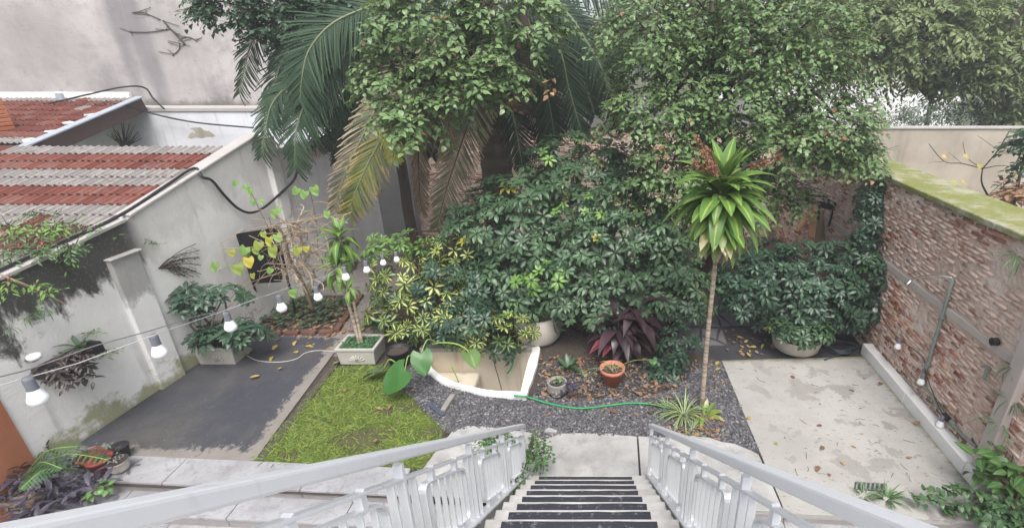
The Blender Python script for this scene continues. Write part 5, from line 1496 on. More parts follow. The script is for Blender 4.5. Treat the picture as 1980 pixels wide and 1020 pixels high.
# purple cordyline
CL = [Proto().strip(0.46, 0.165, 5, lambda t: math.sin(math.pi * min(1, (t + .04) ** .75)) ** .9, 0.25, d_, None, 0, 0.05) for d_ in (0.5, 1.0, 1.5)]
b0 = V3((G(1195, 700).x, 6.3, 0))
cd = thing('cordyline', 'dark purple cordyline with broad drooping leaves and pink tips under the shrub', 'plant', b0)
mb = MB(); mb.tube([b0, b0 + V3((.02, 0, .3)), b0 + V3((0, -.03, .72))], [.02, .018, .012], 8); mb.build('stem', M['bark'], cd)
mb = MB(); mb.tube([b0, b0 + V3((.1, .1, .3)), b0 + V3((.3, .1, .8))], [.02, .018, .012], 8); mb.build('stem', M['bark'], cd)
for i in range(78):
    a = i * 2.4; f = i / 77
    c = b0 + (V3((0.0, -.03, .28 + .42 * f)) if i % 2 else V3((.3 * (.4 + .6 * f), .1, .35 + .45 * f)))
    el = R.uniform(-.35, .7) if f < .85 else R.uniform(.5, 1.2)
    d = V3((math.cos(a) * math.cos(el), math.sin(a) * math.cos(el), math.sin(el)))
    mt = M['L_cord_pink'] if i in (7, 20, 33) else M['L_cord']
    o = bpy.data.objects.new('leaf', CL[i % 3].mesh('leaf', mt)); col.objects.link(o); o.parent = cd
    o.matrix_local = frame(c + d * .09 - wof(cd), d, UP, R.uniform(.75, 1.15))
    if mt is M['L_cord_pink']: o['label'] = 'pink flushed leaf'
# ------------------------------------------------------------------ smaller plants and objects
def single(t, proto, m4, mat, name='leaf', label=None):
    o = bpy.data.objects.new(name, proto.mesh(name, mat)); col.objects.link(o); o.parent = t
    m = m4.copy(); m.translation = m4.translation - wof(t); o.matrix_local = m
    if label: o['label'] = label
    return o
def pot(name, label, px_, py_, prof, mat, n=28, soil=None, cat='pot', dy=0.0, z=0.0):
    c = G(px_, py_, z); r = prof[1][0]
    t = thing(name, label, cat, c + V3((0, dy + r, 0)))
    c = c + V3((0, dy + r, 0.02))
    mb = MB(); mb.lathe(prof, c, n); mb.build('pot_body', mat, t, smooth=True)
    if soil:
        mb = MB(); mb.lathe([(0, soil[1]), (soil[0], soil[1])], c, n); mb.build('soil', M['soil'], t)
    return t, c
# elephant ear
def heart(L=0.3, Wd=0.29, mat=None):
    p = Proto(); n = 8
    rows = []
    for i in range(n + 1):
        t = i / n
        w = Wd / 2 * (math.sin(math.pi * min(1, (t * .93 + .07) ** .72)) ** .6 if t < .99 else 0.06)
        for k in (-1, -.5, 0, .5, 1):
            y = L * t - (0.22 * L * (abs(k) ** 1.2) * (1 - t) ** 1.2)
            z = 0.10 * abs(k) * w * 2 - 0.16 * L * t * t + 0.012 * math.sin(6 * t + 3 * k)
            p.v.append((k * w, y, z)); p.lu.append(float(k)); p.lv.append(t)
    for i in range(n):
        for k in range(4): o = i * 5 + k; p.f.append((o, o + 1, o + 6, o + 5))
    return p
HE = [heart(), heart(.32, .3)]
t, c = pot('nursery_pot', 'black plastic nursery pot of dead leaves beside the pond rim', 768, 714, [(0.0, 0.0), (0.13, 0.0), (0.165, 0.24), (0.175, 0.25), (0.16, 0.25), (0.15, 0.2), (0, 0.19)], M['black_plastic'], soil=(.15, .2))
ee = thing('elephant_ear', 'elephant ear plant with four large heart-shaped leaves beside the pond', 'plant', c)
for tip, stem, m4, mt in (
    ('a', [c + V3((0, 0, .2)), AT(790, 690, 5.9), AT(806, 672, 5.7)], None, 0),):
    pass
def earleaf(joint, tipdir, upv, s, mt, root, label=None, k=0):
    m4 = frame(joint, tipdir, upv, s)
    lf = single(ee, HE[k], m4, mt, 'leaf', label)
    pts = spline([V3(root), V3(root).lerp(V3(joint), .5) + V3((0, 0, .12)), V3(joint)], 6)
    mb = MB(); mb.tube(pts, [.012 - .006 * i / (len(pts) - 1) for i in range(len(pts))], 7); mb.build('stalk', M['stem_green'], ee, smooth=True)
root = c + V3((0.02, 0, .22))
earleaf(AT(814, 683, 5.6), (0.22, -0.55, -0.55), (0.1, -.55, .8), 1.0, M['L_ear'], AT(842, 660, 5.9))
earleaf(AT(783, 716, 5.35), (-0.75, -0.35, -0.62), (-.2, -.6, .75), 1.35, M['L_ear'], AT(800, 691, 5.62))
earleaf(AT(742, 712, 5.75), (-1.0, -0.25, -0.2), (-.1, .3, .9), 1.0, M['L_scheff'], AT(770, 705, 5.8), 'dark leaf lying on the lawn')
# arching leaf seen from its underside
jp = AT(908, 682, 5.75)
pts = spline([AT(836, 665, 5.9), AT(852, 662, 5.85), AT(880, 664, 5.8), AT(898, 672, 5.76), jp], 6)
mb = MB(); mb.tube(pts, .011, 7); mb.build('stalk', M['stem_green'], ee, smooth=True)
single(ee, HE[0], frame(jp, (0.25, 0.1, -1.0), (-.15, 1, .1), 0.85), M['L_ear_back'], 'leaf', 'pale underside of a hanging leaf')
mb = MB(); mb.tube(spline([AT(872, 705, 6.1), AT(880, 722, 6.05), AT(887, 738, 6.0)], 4), .011, 6); mb.build('stalk', M['stem_green'], ee, smooth=True)

# terracotta pot with dry plant
t, c = pot('flower_pot', 'terracotta flower pot with a dried plant on the gravel', 1184, 750, [(0, 0), (0.115, 0), (0.155, 0.19), (0.172, 0.19), (0.178, 0.245), (0.160, 0.247), (0.15, 0.19), (0, 0.18)], M['terracotta'], soil=(.15, .19))
dp2 = thing('dry_plant', 'straw-coloured dried stems in the terracotta pot', 'plant', c)
for k in range(16):
    a = R.uniform(0, 6.28); r = R.uniform(.05, .2)
    mb = MB(); p0 = c + V3((R.uniform(-.06, .06), R.uniform(-.06, .06), .19)); mb.tube(spline([p0, p0 + V3((math.cos(a) * r * .5, math.sin(a) * r * .5, .09)), p0 + V3((math.cos(a) * r, math.sin(a) * r, R.uniform(.02, .1)))], 4), .004, 4); mb.build('stem', M['twig'] if k % 3 else M['stem_green'], dp2)
cl = thing('climbing_sprig', 'trailing sprig with three yellow-green heart leaves around the terracotta pot', 'plant', c)
for x, y, s, mt, Y in ((1120, 722, .45, 'L_vine_green', 5.9), (1138, 726, .4, 'L_vine_green', 5.85), (1262, 695, .42, 'L_ear', 5.9)):
    j = AT(x, y, Y)
    single(cl, HE[0], frame(j, (R.uniform(-.6, .6), -.6, -.35), (0, -.5, .9), s), M[mt])
    mb = MB(); mb.tube(spline([c + V3((0, 0, .21)), (c + V3((0, 0, .22))).lerp(j, .5) + V3((0, 0, .06)), j], 5), .004, 5); mb.build('stalk', M['stem_green'], cl)
# carved stone pot with purple plant
t, c = pot('stone_pot', 'carved grey stone pot with a face beside the green hose', 1077, 771, [(0, 0), (0.085, 0.0), (0.13, 0.06), (0.14, 0.12), (0.125, 0.17), (0.135, 0.20), (0.115, 0.205), (0.1, 0.16), (0, 0.15)], M['grey_stone'], soil=(.1, .17))
mb = MB(); 
for dx in (-.045, .045): mb.lathe([(0, -.02), (.02, 0), (0, .02)], c + V3((dx, -.128, .12)), 10)
mb.tube([c + V3((0, -.13, .13)), c + V3((0, -.155, .095)), c + V3((0, -.14, .085))], [.012, .018, .01], 8); mb.tube(spline([c + V3((-.05, -.122, .06)), c + V3((0, -.135, .05)), c + V3((.05, -.122, .06))], 4), .010, 6); mb.build('carved_face', M['grey_stone'], t, smooth=True)
PL = [Proto().strip(0.085, 0.026, 3, strap, 0.3, d_) for d_ in (.4, 1.0)]
def spread(label, name, cat, cen, rad, n, protos, mat, hz, sc=(.7, 1.2), el=(-.2, .9), nparts=0, group=None, base=None):
    t = thing(name, label, cat, base or (cen[0], cen[1], 0), group)
    items = []
    for _ in range(n):
        a = R.uniform(0, 6.28); r = math.sqrt(R.random()); p = V3(cen) + V3((math.cos(a) * r * rad[0], math.sin(a) * r * rad[1], R.uniform(0, hz)))
        e_ = R.uniform(*el); b = R.uniform(0, 6.28)
        d = V3((math.cos(b) * math.cos(e_), math.sin(b) * math.cos(e_), math.sin(e_)))
        items.append((R.randrange(len(protos)), frame(p, d, UP + rv(.3), R.uniform(*sc))))
    scatter(t, protos, items, mat, 'leaf', 'foliage', nparts)
    return t
spread('small purple-leaved plant spilling from the carved stone pot', 'purple_plant', 'plant', c + V3((.12, -.02, .06)), (.16, .12), 90, PL, M['L_purple'], .14, nparts=60)
spread('tiny bright green seedling in the carved stone pot', 'seedling', 'plant', c + V3((.0, 0, .2)), (.06, .05), 6, TL, M['L_vine_green'], .06, (.45, .6))
# spider plants
SPL = [Proto().strip(0.34, 0.016, 6, strap, 0.3, d_) for d_ in (1.2, 1.8, 2.4)]
def tuft(label, name, c, n, protos, mat, sc=(.6, 1.1), el=(.3, 1.3), cat='plant', nparts=60):
    t = thing(name, label, cat, c)
    items = []
    for i in range(n):
        b = R.uniform(0, 6.28); e_ = R.uniform(*el)
        d = V3((math.cos(b) * math.cos(e_), math.sin(b) * math.cos(e_), math.sin(e_)))
        items.append((R.randrange(len(protos)), frame(V3(c) + V3((math.cos(b), math.sin(b), 0)) * .02 + V3((0, 0, .02)), d, UP, R.uniform(*sc))))
    scatter(t, protos, items, mat, 'leaf', 'foliage', nparts)
tuft('striped spider plant in front of the tall cane, the larger clump', 'spider_plant', G(1322, 806), 90, SPL, M['L_spider'], (.75, 1.25))
tuft('small spider plant offset beside the stair railing top', 'spider_plant', G(1338, 836), 26, SPL, M['L_spider'], (.35, .6))
tuft('spider plant clump close to the end of the green hose', 'spider_plant', G(1290, 796), 40, SPL, M['L_spider'], (.6, .95))
tuft('small strappy plant on the soil beside the purple cordyline', 'strap_plant', G(1098, 715), 14, SL[:3], M['L_scheff'], (.35, .5))
tuft('leafy clump with bleached leaf bases at the foot of the tall cane', 'strap_plant', G(1362, 808), 12, SL, M['L_drac_low'], (.4, .6))
tuft('narrow green bromeliad at the foot of the variegated shrub by the path', 'strap_plant', G(735, 625), 16, SL[1:4], M['L_drac'], (.5, .75))
# grass tufts and creeping vine at the right front, drain
GT = [Proto().strip(0.22, 0.014, 4, strap, 0.3, d_) for d_ in (.6, 1.2, 1.7)]
tuft('grass tuft growing left of the drain grate on the white slab', 'grass_tuft', G(1668, 962), 40, GT, M['L_ivy'], (.4, .75))
tuft('grass tuft growing right of the drain grate on the white slab', 'grass_tuft', G(1712, 968), 60, GT, M['L_ivy'], (.6, 1.1))
dg = thing('drain_grate', 'dark rectangular drain grate set in the white slab', 'drain', G(1683, 945))
q = GP([(1652, 936), (1712, 940), (1710, 955), (1650, 950)])
mb = MB(); mb.prism(q, 0.036, 0.042); mb.build('frame', M['drain'], dg)
for k in range(7):
    a, b = q[0].lerp(q[1], (k + .5) / 7), q[3].lerp(q[2], (k + .5) / 7)
    mb = MB(); mb.bar(a + UP * .046, b + UP * .046, .018, .008); mb.build('bar', M['pipe'], dg)
BL = [Proto().strip(0.20, 0.10, 5, ovate, 0.2, d_, None, 0, .05) for d_ in (.4, .9)]
ellb = [E(1945, 890, 3.75, 42, .2, 36), E(1965, 935, 3.6, 40, .2, 34)]
bs = thing('broad_leaf_bush', 'bush with broad green leaves in the lower right corner', 'bush', (ellb[0][0], 3.6, 0))
leafy(bs, ellb, 20, M['L_bush'], 140, 81, 6, .3, (.6, 1.0), BL, .2, .5)
vf = [Proto().strip(0.075, 0.06, 3, ovate, .2, d_) for d_ in (.3, .8)]
vn = thing('climbing_vine', 'vine with small round green and yellow leaves along the slab front at lower right', 'vine', G(1860, 965))
for (a, b, cc) in ((G(1970, 985, .1), G(1880, 950, .28), G(1790, 950, .22)), (G(1960, 990, .1), G(1860, 975, .25), G(1765, 962, .15)), (G(1975, 980, .1), G(1900, 955, .35), G(1840, 940, .32)), (G(1975, 1000, .05), G(1900, 990, .2), G(1830, 985, .12))):
    P = spline([a, b, cc], 12); mb = MB(); mb.tube(P, .004, 5); mb.build('stem', M['twig_dark'], vn)
    items = []
    for i, p in enumerate(P):
        for s_ in (-1, 1):
            d = V3((R.uniform(-.6, .6), s_ * .8, R.uniform(-.3, .4))); items.append((i % 2, frame(p + rv(.03), d, UP + rv(.4), R.uniform(.7, 1.1))))
    scatter(vn, vf, items, M['L_ficus'], 'leaf', 'foliage', 60)
ivy = [E(1955, 990, 3.35, 42, .15, 26)]
t = thing('ivy_bush', 'dense dark bush in the bottom right corner', 'bush', (ivy[0][0], 3.35, 0)); leafy(t, ivy, 50, M['L_ficus'], 100, 82, 8, .2, (.7, 1.1), vf, .3, .3)
# creeper on the left of the stairs
cr = thing('creeper', 'green creeper climbing through the left stair railing onto the steps', 'creeper', (-0.72, 3.8, 0))
IV = [Proto().strip(0.05, 0.05, 3, ovate, .2, .3), Proto().strip(0.045, 0.042, 3, ovate, .3, .8)]
leafy(cr, [E(1035, 862, 4.05, 16, .12, 22), E(1050, 885, 3.95, 12, .1, 14), E(1000, 905, 3.7, 22, .06, 8), E(985, 930, 3.4, 14, .06, 12), E(955, 850, 4.15, 32, .15, 12), E(968, 965, 3.1, 14, .06, 10), E(940, 1000, 2.85, 14, .06, 10)], 100, M['L_ivy'], 200, 83, 5, .14, (.6, 1.0), IV, .2, .6)
# weeds through the roof and over the wall on the left
leafw = [Proto().strip(0.08, 0.03, 2, ovate, .2, .5)]
rc = thing('roof_creeper', 'green creeper with red flowers spreading over the lower roof tiles', 'creeper', AT(100, 470, 5.2))
leafy(rc, [E(60, 455, 5.25, 60, .15, 16), E(150, 445, 5.5, 50, .12, 12), E(15, 440, 5.3, 30, .15, 18), E(80, 478, 5.0, 80, .12, 9), E(205, 448, 5.75, 26, .1, 8), E(80, 412, 5.85, 50, .1, 8), E(30, 495, 4.8, 40, .1, 7)], 95, M['L_ivy'], 200, 84, 7, .16, (.5, .9), leafw, .2, .6)
leafy(rc, [E(70, 440, 5.3, 60, .1, 20), E(130, 430, 5.5, 30, .1, 9), E(60, 490, 4.95, 50, .1, 8)], 34, M['L_vine_green'], 60, 184, 7, .16, (.6, 1.0), leafw, 0, .6)
scatter(rc, leafw, [(0, frame(AT(x + R.uniform(-4, 4), y + R.uniform(-3, 3), Y), rv(1), UP, .6)) for x, y, Y in ((60, 396, 5.9), (78, 476, 5.0), (12, 535, 4.5), (14, 546, 4.5), (40, 480, 4.9)) for _ in range(3)], M['L_red'], 'petal', 'petals', 15)
wd = thing('wall_weed', 'weed branch with feathery leaves hanging on the mouldy left wall', 'weed', AT(60, 555, 4.6))
mb = MB(); mb.tube(spline([AT(0, 530, 4.45), AT(45, 548, 4.5), AT(90, 568, 4.6), AT(128, 588, 4.7)], 5), .008, 5); mb.build('stem', M['twig'], wd)
leafy(wd, [E(45, 555, 4.4, 36, .12, 10), E(100, 565, 4.6, 20, .1, 7), E(15, 550, 4.35, 20, .1, 8)], 13, M['L_vine_green'], 160, 85, 8, .2, (.6, 1.0), leafw, .2, .6)
for i, (x, y, Y, n, lab) in enumerate(((60, 610, 4.62, 34, 'tuft of narrow leaves growing from the left wall under the mould'), (95, 602, 4.75, 16, 'small bright weed tuft to the right of the wall grass'), (10, 637, 4.4, 12, 'small weed tuft at the left edge of the wall'))):
    p = AT(x, y, Y); p.x = XL(p.y) + .03
    tuft(lab, 'wall_tuft', p, n, GT, M['L_ivy'], (.35, .7), (-.4, .6))
for i, (x, y, Y, lab) in enumerate(((185, 640, 5.0, 'pale green sprig growing on the left wall above the string lights'), (200, 678, 5.1, 'pale feathery sprig on the left wall just above the cord'), (160, 503, 5.1, 'single lime leaf sprig on the mouldy part of the wall'), (265, 470, 6.0, 'small leafy sprig hanging over the wall near the pilaster cap'))):
    p = AT(x, y, Y); p.x = XL(p.y) + .04
    t = thing('wall_sprig', lab, 'weed', p); leafy(t, [(p.x, p.y, p.z, .06, .1, .05)], 4, M['L_vine_green'], 40, 90 + i, 7, .14, (.5, .9), leafw, 0, .5)
dv = thing('dead_vine', 'dark dried vine clinging to the left wall beside the pilaster', 'vine', AT(310, 530, 6.0))
for k in range(16):
    p0 = AT(284, 519, 6.05); p0.x = XL(p0.y) + .015
    a = R.uniform(-1.1, .35); L = R.uniform(.25, .75)
    p1 = p0 + V3((0.04, math.cos(a) * L, math.sin(a) * L * .8)); p1.x = XL(p1.y) + .03
    mb = MB(); mb.tube(spline([p0, p0.lerp(p1, .5) + V3((.02, 0, .05)), p1], 4), .005, 4)
    for j in range(4):
        q = p0.lerp(p1, .4 + .15 * j); mb.tube([q, q + V3((.01, R.uniform(.02, .1), R.uniform(-.1, .02)))], .003, 3)
    mb.build('stem', M['twig_dark'], dv)
# wall trough with trailing plants
wt = thing('wall_trough', 'black trough of trailing purple plants fixed to the left wall', 'planter', AT(120, 690, 4.75))
p0, p1 = AT(25, 740, 4.4), AT(150, 680, 5.0)
for p in (p0, p1): p.x = XL(p.y) + .09
z = 1.05
mb = MB(); mb.bar((p0.x, p0.y, z), (p1.x, p1.y, z), .17, .13); mb.build('trough', M['black_plastic'], wt, bevel=.01)
mb = MB(); mb.bar((p0.x, p0.y + .01, z + .065), (p1.x, p1.y - .01, z + .065), .14, .02); mb.build('soil', M['soil'], wt)
TRL = [Proto().strip(0.10, 0.045, 3, ovate, .3, d_) for d_ in (.4, .9)]
tp = thing('trailing_plant', 'purple and cream trailing plants spilling from the wall trough', 'plant', (p0.x, p0.y, z))
leafy(tp, [(p0.x + .07, p0.y + .2, z + .06, .1, .22, .08), (p0.x + .1, p0.y + .1, z - .05, .05, .1, .1), (p0.x + .1, p0.y + .34, z - .12, .03, .04, .16)], 44, M['L_trad'], 200, 95, 6, .16, (.6, 1.1), TRL, .2, .8)
tuft('upright dark green leaves in the right half of the wall trough', 'trough_plant', V3((p1.x + .03, p1.y - .2, z + .08)), 16, SL[:2], M['L_scheff'], (.25, .45), (.4, 1.4))
wl = thing('wall_lamp', 'round white lamp on the left wall at the end of the trough', 'lamp', AT(47, 690, 4.4))
mb = MB(); c = AT(47, 690, 4.4); c.x = XL(c.y) + .14; mb.lathe([(0, -.03), (.05, -.02), (.065, .01), (.05, .035), (0, .045)], c, 20); mb.build('globe', M['globe'], wl, smooth=True)
mb = MB(); mb.lathe([(0, -.05), (.05, -.045), (.055, -.02), (.045, -.015)], c + V3((-.04, 0, 0)), 16); mb.build('base', M['chrome'], wl, smooth=True)

# ferns, pots and purple plants at the lower left
def fernfrond(t, base, tip, wd_, mat, n=26):
    a, b = V3(base), V3(tip); mid = a.lerp(b, .5) + UP * .12
    P = spline([a, mid, b], 9)
    pr = Proto()
    for i in range(2, len(P) - 1):
        T = (P[i + 1] - P[i - 1]).normalized(); sd = T.cross(UP).normalized(); nn = sd.cross(T); f = i / len(P)
        L = wd_ * math.sin(math.pi * (f ** .6) * .97)
        for sg in (-1, 1):
            dr = (T * .45 + sd * sg + UP * -.15).normalized()
            for q in range(1):
                m4 = frame(P[i], dr, nn)
                # a pinna cut into toothed segments
                k = max(3, int(L / .02))
                pr.strip(L, .008, 4, lambda t: (1 - t * .85), 0.1, .5, m4)
                for s_ in range(k):
                    y = L * (s_ + .6) / (k + 1)
                    for g in (-1, 1):
                        pr.strip(.017 * (1 - .6 * s_ / k), .009, 1, lambda t: 1 - .6 * t, 0, .3, m4 @ frame((0, y, -y * .1), (g, .5, -.1), UP))
    v, f_, lu, lv = pr.arrays()
    o = link('frond', npmesh('frond', v - np.array(wof(t), 'f4'), f_, lu, lv, None, mat), t)
    mb = MB(); mb.tube(P, .004, 5); mb.build('midrib', M['stem_green'], o)
fn = thing('fern', 'light green fern with three broad fronds above the marble step', 'fern', G(75, 900))
zt_ = .3
fernfrond(fn, G(50, 915, .15), G(150, 862, .5), .21, M['L_fern'])
fernfrond(fn, G(60, 915, .15), G(120, 905, .55), .18, M['L_fern'])
fernfrond(fn, G(70, 900, .15), G(210, 888, .42), .17, M['L_fern'])
fernfrond(fn, G(150, 905, .22), G(40, 945, .40), .19, M['L_fern'])
t, c = pot('red_pot', 'dark red clay pot standing on the marble step under the fern', 190, 921, [(0, 0), (.08, 0), (.11, .14), (.12, .14), (.12, .17), (.105, .17), (0, .14)], M['red_pot'], soil=(.1, .15), z=.03)
t, c = pot('red_pot', 'second red clay pot half hidden behind the fern frond', 172, 915, [(0, 0), (.08, 0), (.11, .14), (.12, .14), (.12, .17), (.105, .17), (0, .14)], M['red_pot'], soil=(.1, .15), z=.03)
t, c = pot('cream_pot', 'small round cream pot with a grey succulent on the marble step', 224, 919, [(0, 0), (.07, 0), (.09, .04), (.09, .11), (.098, .115), (.098, .128), (.08, .128), (0, .1)], M['cream_pot'], soil=(.1, .13), z=.03)
spread('grey-leaved succulent in the small cream pot', 'succulent', 'plant', c + V3((0, 0, .13)), (.07, .07), 26, PL, plain('grey_succulent', (.17, .17, .17), .6), .05, (.4, .7))
t, c = pot('black_pot', 'small black plastic pot behind the cream pot on the step', 228, 893, [(0, 0), (.07, 0), (.09, .14), (.095, .145), (.08, .145), (0, .12)], M['black_plastic'], soil=(.08, .13), z=.03)
spread('dark twiggy plant in pots behind the fern', 'twiggy_plant', 'plant', G(185, 893, .12), (.24, .1), 130, PL, M['L_scheff_blue'], .16, (.5, 1))
tuft('spidery dark succulent lying right of the cream pot', 'strap_plant', G(252, 905, .03), 12, GT, M['L_purple'], (.5, .8), (.1, .8))
PH = [Proto().strip(0.15, 0.045, 4, strap, .3, d_) for d_ in (.5, 1.0)]
spread('mass of purple-leaved plants in front of the lower left steps', 'purple_plant', 'plant', G(110, 965, -.1), (.62, .28), 330, PH, M['L_purple'], .3, (.6, 1.2), (-.3, .9), 150)
spread('dark purple leaves behind the brick stack by the terracotta wall', 'purple_plant', 'plant', G(50, 915, .05), (.35, .22), 130, PH, M['L_cord'], .2, (.5, 1.0), (-.3, .9), 60)
sb = thing('stacked_bricks', 'low stack of old thin bricks among the plants at lower left', 'bricks', G(50, 960, -.2))
for k in range(5):
    mb = MB(); p = G(46, 965, -.2 + .06 * k); mb.box((p.x + R.uniform(-.02, .02), p.y, -.2 + .06 * k), (.34, .16, .05), R.uniform(-.05, .05)); mb.build('brick', M['wood_board'], sb, bevel=.006)
st_ = thing('bare_shrub', 'thin leggy shrub against the terracotta wall', 'shrub', G(55, 895))
for a, b in (((50, 895), (30, 850)), ((52, 895), (75, 840)), ((55, 896), (95, 850))):
    mb = MB(); mb.tube(spline([G(*a), G(*a).lerp(AT(b[0], b[1], 4.25), .5) + V3((.03, 0, 0)), AT(b[0], b[1], 4.25)], 5), .007, 5); mb.build('stem', M['twig_dark'], st_)
leafy(st_, [E(18, 850, 4.2, 16, .08, 14)], 7, M['L_ivy'], 60, 96, 6, .12, (.6, .9), IV, .2, .5)
sg = thing('step_sprig', 'small green sprig on the lower marble step', 'weed', G(190, 943, -.1))
leafy(sg, [E(190, 942, 3.55, 9, .06, 8)], 5, M['L_bush'], 40, 97, 4, .1, (.4, .6), TL, 0, .5)

# vine with yellow leaves over a black trellis on the left wall
tr = thing('trellis', 'black mesh panel on a dark frame leaning against the left wall', 'panel', AT(500, 550, 7.4))
pa, pb, pcx, pdx = AT(458, 452, 7.1), AT(533, 440, 7.6), AT(545, 545, 7.5), AT(490, 548, 7.1)
mb = MB(); mb.add([pa, pb, pcx, pdx] + [q + V3((.0, .03, .0)) for q in (pa, pb, pcx, pdx)], [(0, 3, 2, 1), (4, 5, 6, 7), (0, 1, 5, 4), (1, 2, 6, 5), (2, 3, 7, 6), (3, 0, 4, 7)]); mb.build('mesh_sheet', M['black_plastic'], tr)
mb = MB(); mb.bar(pa, G(510, 610), .03, .03); mb.build('post', M['cable'], tr)
mb = MB(); mb.bar(pb, pcx + V3((.05, .05, -.9)), .03, .03); mb.build('post', M['cable'], tr)
vi = thing('vine', 'tangled bare vine with large yellow leaves over the black panel', 'vine', AT(540, 600, 7.2))
mb = MB()
rr = random.Random(5)
trunk = spline([AT(605, 600, 7.6), AT(585, 545, 7.4), AT(560, 500, 7.2), AT(548, 455, 7.1), AT(530, 433, 7.0)], 5)
mb.tube(trunk, [.03 - .0006 * k for k in range(len(trunk))], 7); mb.build('trunk', M['twig'], vi, smooth=True)
mb = MB(); mb.tube(spline([AT(575, 500, 7.2), AT(600, 530, 7.0), AT(605, 560, 6.95)], 5), .02, 6); mb.build('branch', M['twig'], vi, smooth=True)
for g in range(5):
    mb = MB()
    for k in range(26):
        a = AT(rr.uniform(530, 620), rr.uniform(430, 540), rr.uniform(6.9, 7.6)); an = rr.uniform(0, 6.28); L = rr.uniform(30, 95)
        x, y = project(a)[:2]
        b = AT(x + L * math.cos(an), y + L * .6 * math.sin(an), rr.uniform(6.8, 7.5))
        mid = a.lerp(b, .5) + V3((rr.uniform(-.1, .1), rr.uniform(-.1, .1), rr.uniform(-.05, .18)))
        mb.tube(spline([a, mid, b], 4), rr.choice([.004, .006, .009]), 4)
    mb.build('tangle', M['twig'] if g % 3 else M['bark_pale'], vi, kind='stuff')
for x, y, x2, y2 in ((430, 480, 560, 470), (400, 530, 480, 490), (440, 560, 560, 520), (425, 470, 470, 440), (520, 420, 540, 500), (480, 360, 540, 480), (600, 370, 612, 430), (430, 600, 520, 520), (620, 440, 680, 410), (560, 430, 680, 412)):
    a, b = AT(x, y, 6.8), AT(x2, y2, 7.2); mb = MB(); mb.tube(spline([a, a.lerp(b, .5) + V3((0, 0, rr.uniform(-.05, .1))), b], 5), .006, 4); mb.build('branch', M['twig'], vi)
VL = [heart(.17, .17), heart(.15, .16)]
for x, y, mt, s in ((501, 474, 'L_vine', .9), (527, 484, 'L_vine', 1.05), (475, 484, 'L_vine_green', .9), (480, 505, 'L_vine', .9), (458, 518, 'L_vine', 1.0), (447, 490, 'L_vine', .7), (478, 490, 'L_vine_green', .8), (577, 484, 'L_vine', .8), (592, 483, 'L_vine', .6), (520, 465, 'L_vine', .8), (508, 455, 'L_vine', .6), (493, 486, 'L_vine', .7), (416, 515, 'L_vine_green', .8), (411, 530, 'L_vine_green', .8), (390, 525, 'L_vine_green', .9), (375, 535, 'L_vine_green', .8), (386, 500, 'L_vine_green', .6), (488, 535, 'L_vine', .5), (524, 525, 'L_vine_green', .6), (505, 500, 'L_vine_green', .5), (535, 460, 'L_vine_green', .7), (575, 370, 'L_vine_green', .7), (590, 376, 'L_vine_green', .8), (606, 368, 'L_vine_green', .8), (530, 412, 'L_vine_green', .8), (540, 408, 'L_vine_green', .7), (475, 365, 'L_vine_green', .6), (485, 372, 'L_vine_green', .6), (457, 357, 'L_vine_green', .5), (490, 392, 'L_vine_green', .5), (505, 392, 'L_vine_green', .5), (565, 566, 'L_vine_green', .8), (632, 415, 'L_vine_green', .6)):
    p = AT(x, y - 6, rr.uniform(6.6, 7.0)); single(vi, VL[rr.randrange(2)], frame(p, (rr.uniform(-.5, .5), -.45, -.8), (rr.uniform(-.3, .3), -.9, .35), s), M[mt])
# planting bed with brick border below the vine
bd = thing('planting_bed', 'dark planting bed edged with old bricks beside the path', 'bed', G(600, 610))
crn = GP([(480, 650), (505, 590), (560, 572), (700, 572), (650, 645)])
mb = MB(); mb.sheet(crn, .02); mb.build('bed_soil', M['soil'], bd)
for a, b in ((crn[3], crn[4]), (crn[4], crn[0])):
    L = (b - a).length; n = int(L / .24)
    for k in range(n):
        p = a.lerp(b, (k + .5) / n); d = b - a; mb = MB(); mb.box((p.x, p.y, .035), (.225, .09, .07), math.atan2(d.y, d.x) + R.uniform(-.05, .05), 0, .004); mb.build('edging_brick', M['brick_edge'], bd, bevel=.005)
spread('low dark ground plants in the shaded planting bed', 'ground_plants', 'plant', G(590, 605, .02), (.8, .55), 260, TL, M['L_scheff'], .1, (.5, 1.0), (0, .7), 80)
# dark ladder leaning at the back wall
ld = thing('ladder', 'dark ladder leaning against the grey wall at the back', 'ladder', AT(705, 450, 11))
for x0, x1 in ((682, 698), (700, 718)):
    mb = MB(); mb.bar(AT(x0, 380, 11.4), AT(x1, 458, 11.0), .05, .06); mb.build('rail', M['cable'], ld)
for k in range(6):
    f = k / 6; mb = MB(); mb.bar(AT(682 + 16 * f, 383 + 78 * f, 11.4 - .4 * f), AT(700 + 18 * f, 383 + 78 * f, 11.4 - .4 * f), .04, .04); mb.build('rung', M['cable'], ld)

# junk against the right wall behind the shrub
jb = thing('wooden_board', 'old greenish wooden board propped up behind the tub shrub', 'board', AT(1600, 440, 8.6))
mb = MB(); mb.add([AT(1583, 405, 8.9), AT(1612, 408, 8.9), AT(1604, 475, 8.6), AT(1574, 470, 8.6)] + [q + V3((.03, .05, 0)) for q in (AT(1583, 405, 8.9), AT(1612, 408, 8.9), AT(1604, 475, 8.6), AT(1574, 470, 8.6))], [(0, 3, 2, 1), (4, 5, 6, 7), (0, 1, 5, 4), (1, 2, 6, 5), (2, 3, 7, 6), (3, 0, 4, 7)]); mb.build('board', M['wood_board'], jb)
jb = thing('wooden_board', 'second wooden board leaning right of the greenish one', 'board', AT(1620, 440, 8.6))
mb = MB(); mb.bar(AT(1625, 412, 8.85), AT(1612, 480, 8.6), .25, .03, up=V3((0, -1, 0))); mb.build('board', M['wood_board'], jb)
jp_ = thing('wooden_plank', 'thin orange plank leaning diagonally behind the shrub', 'plank', AT(1555, 430, 8.5))
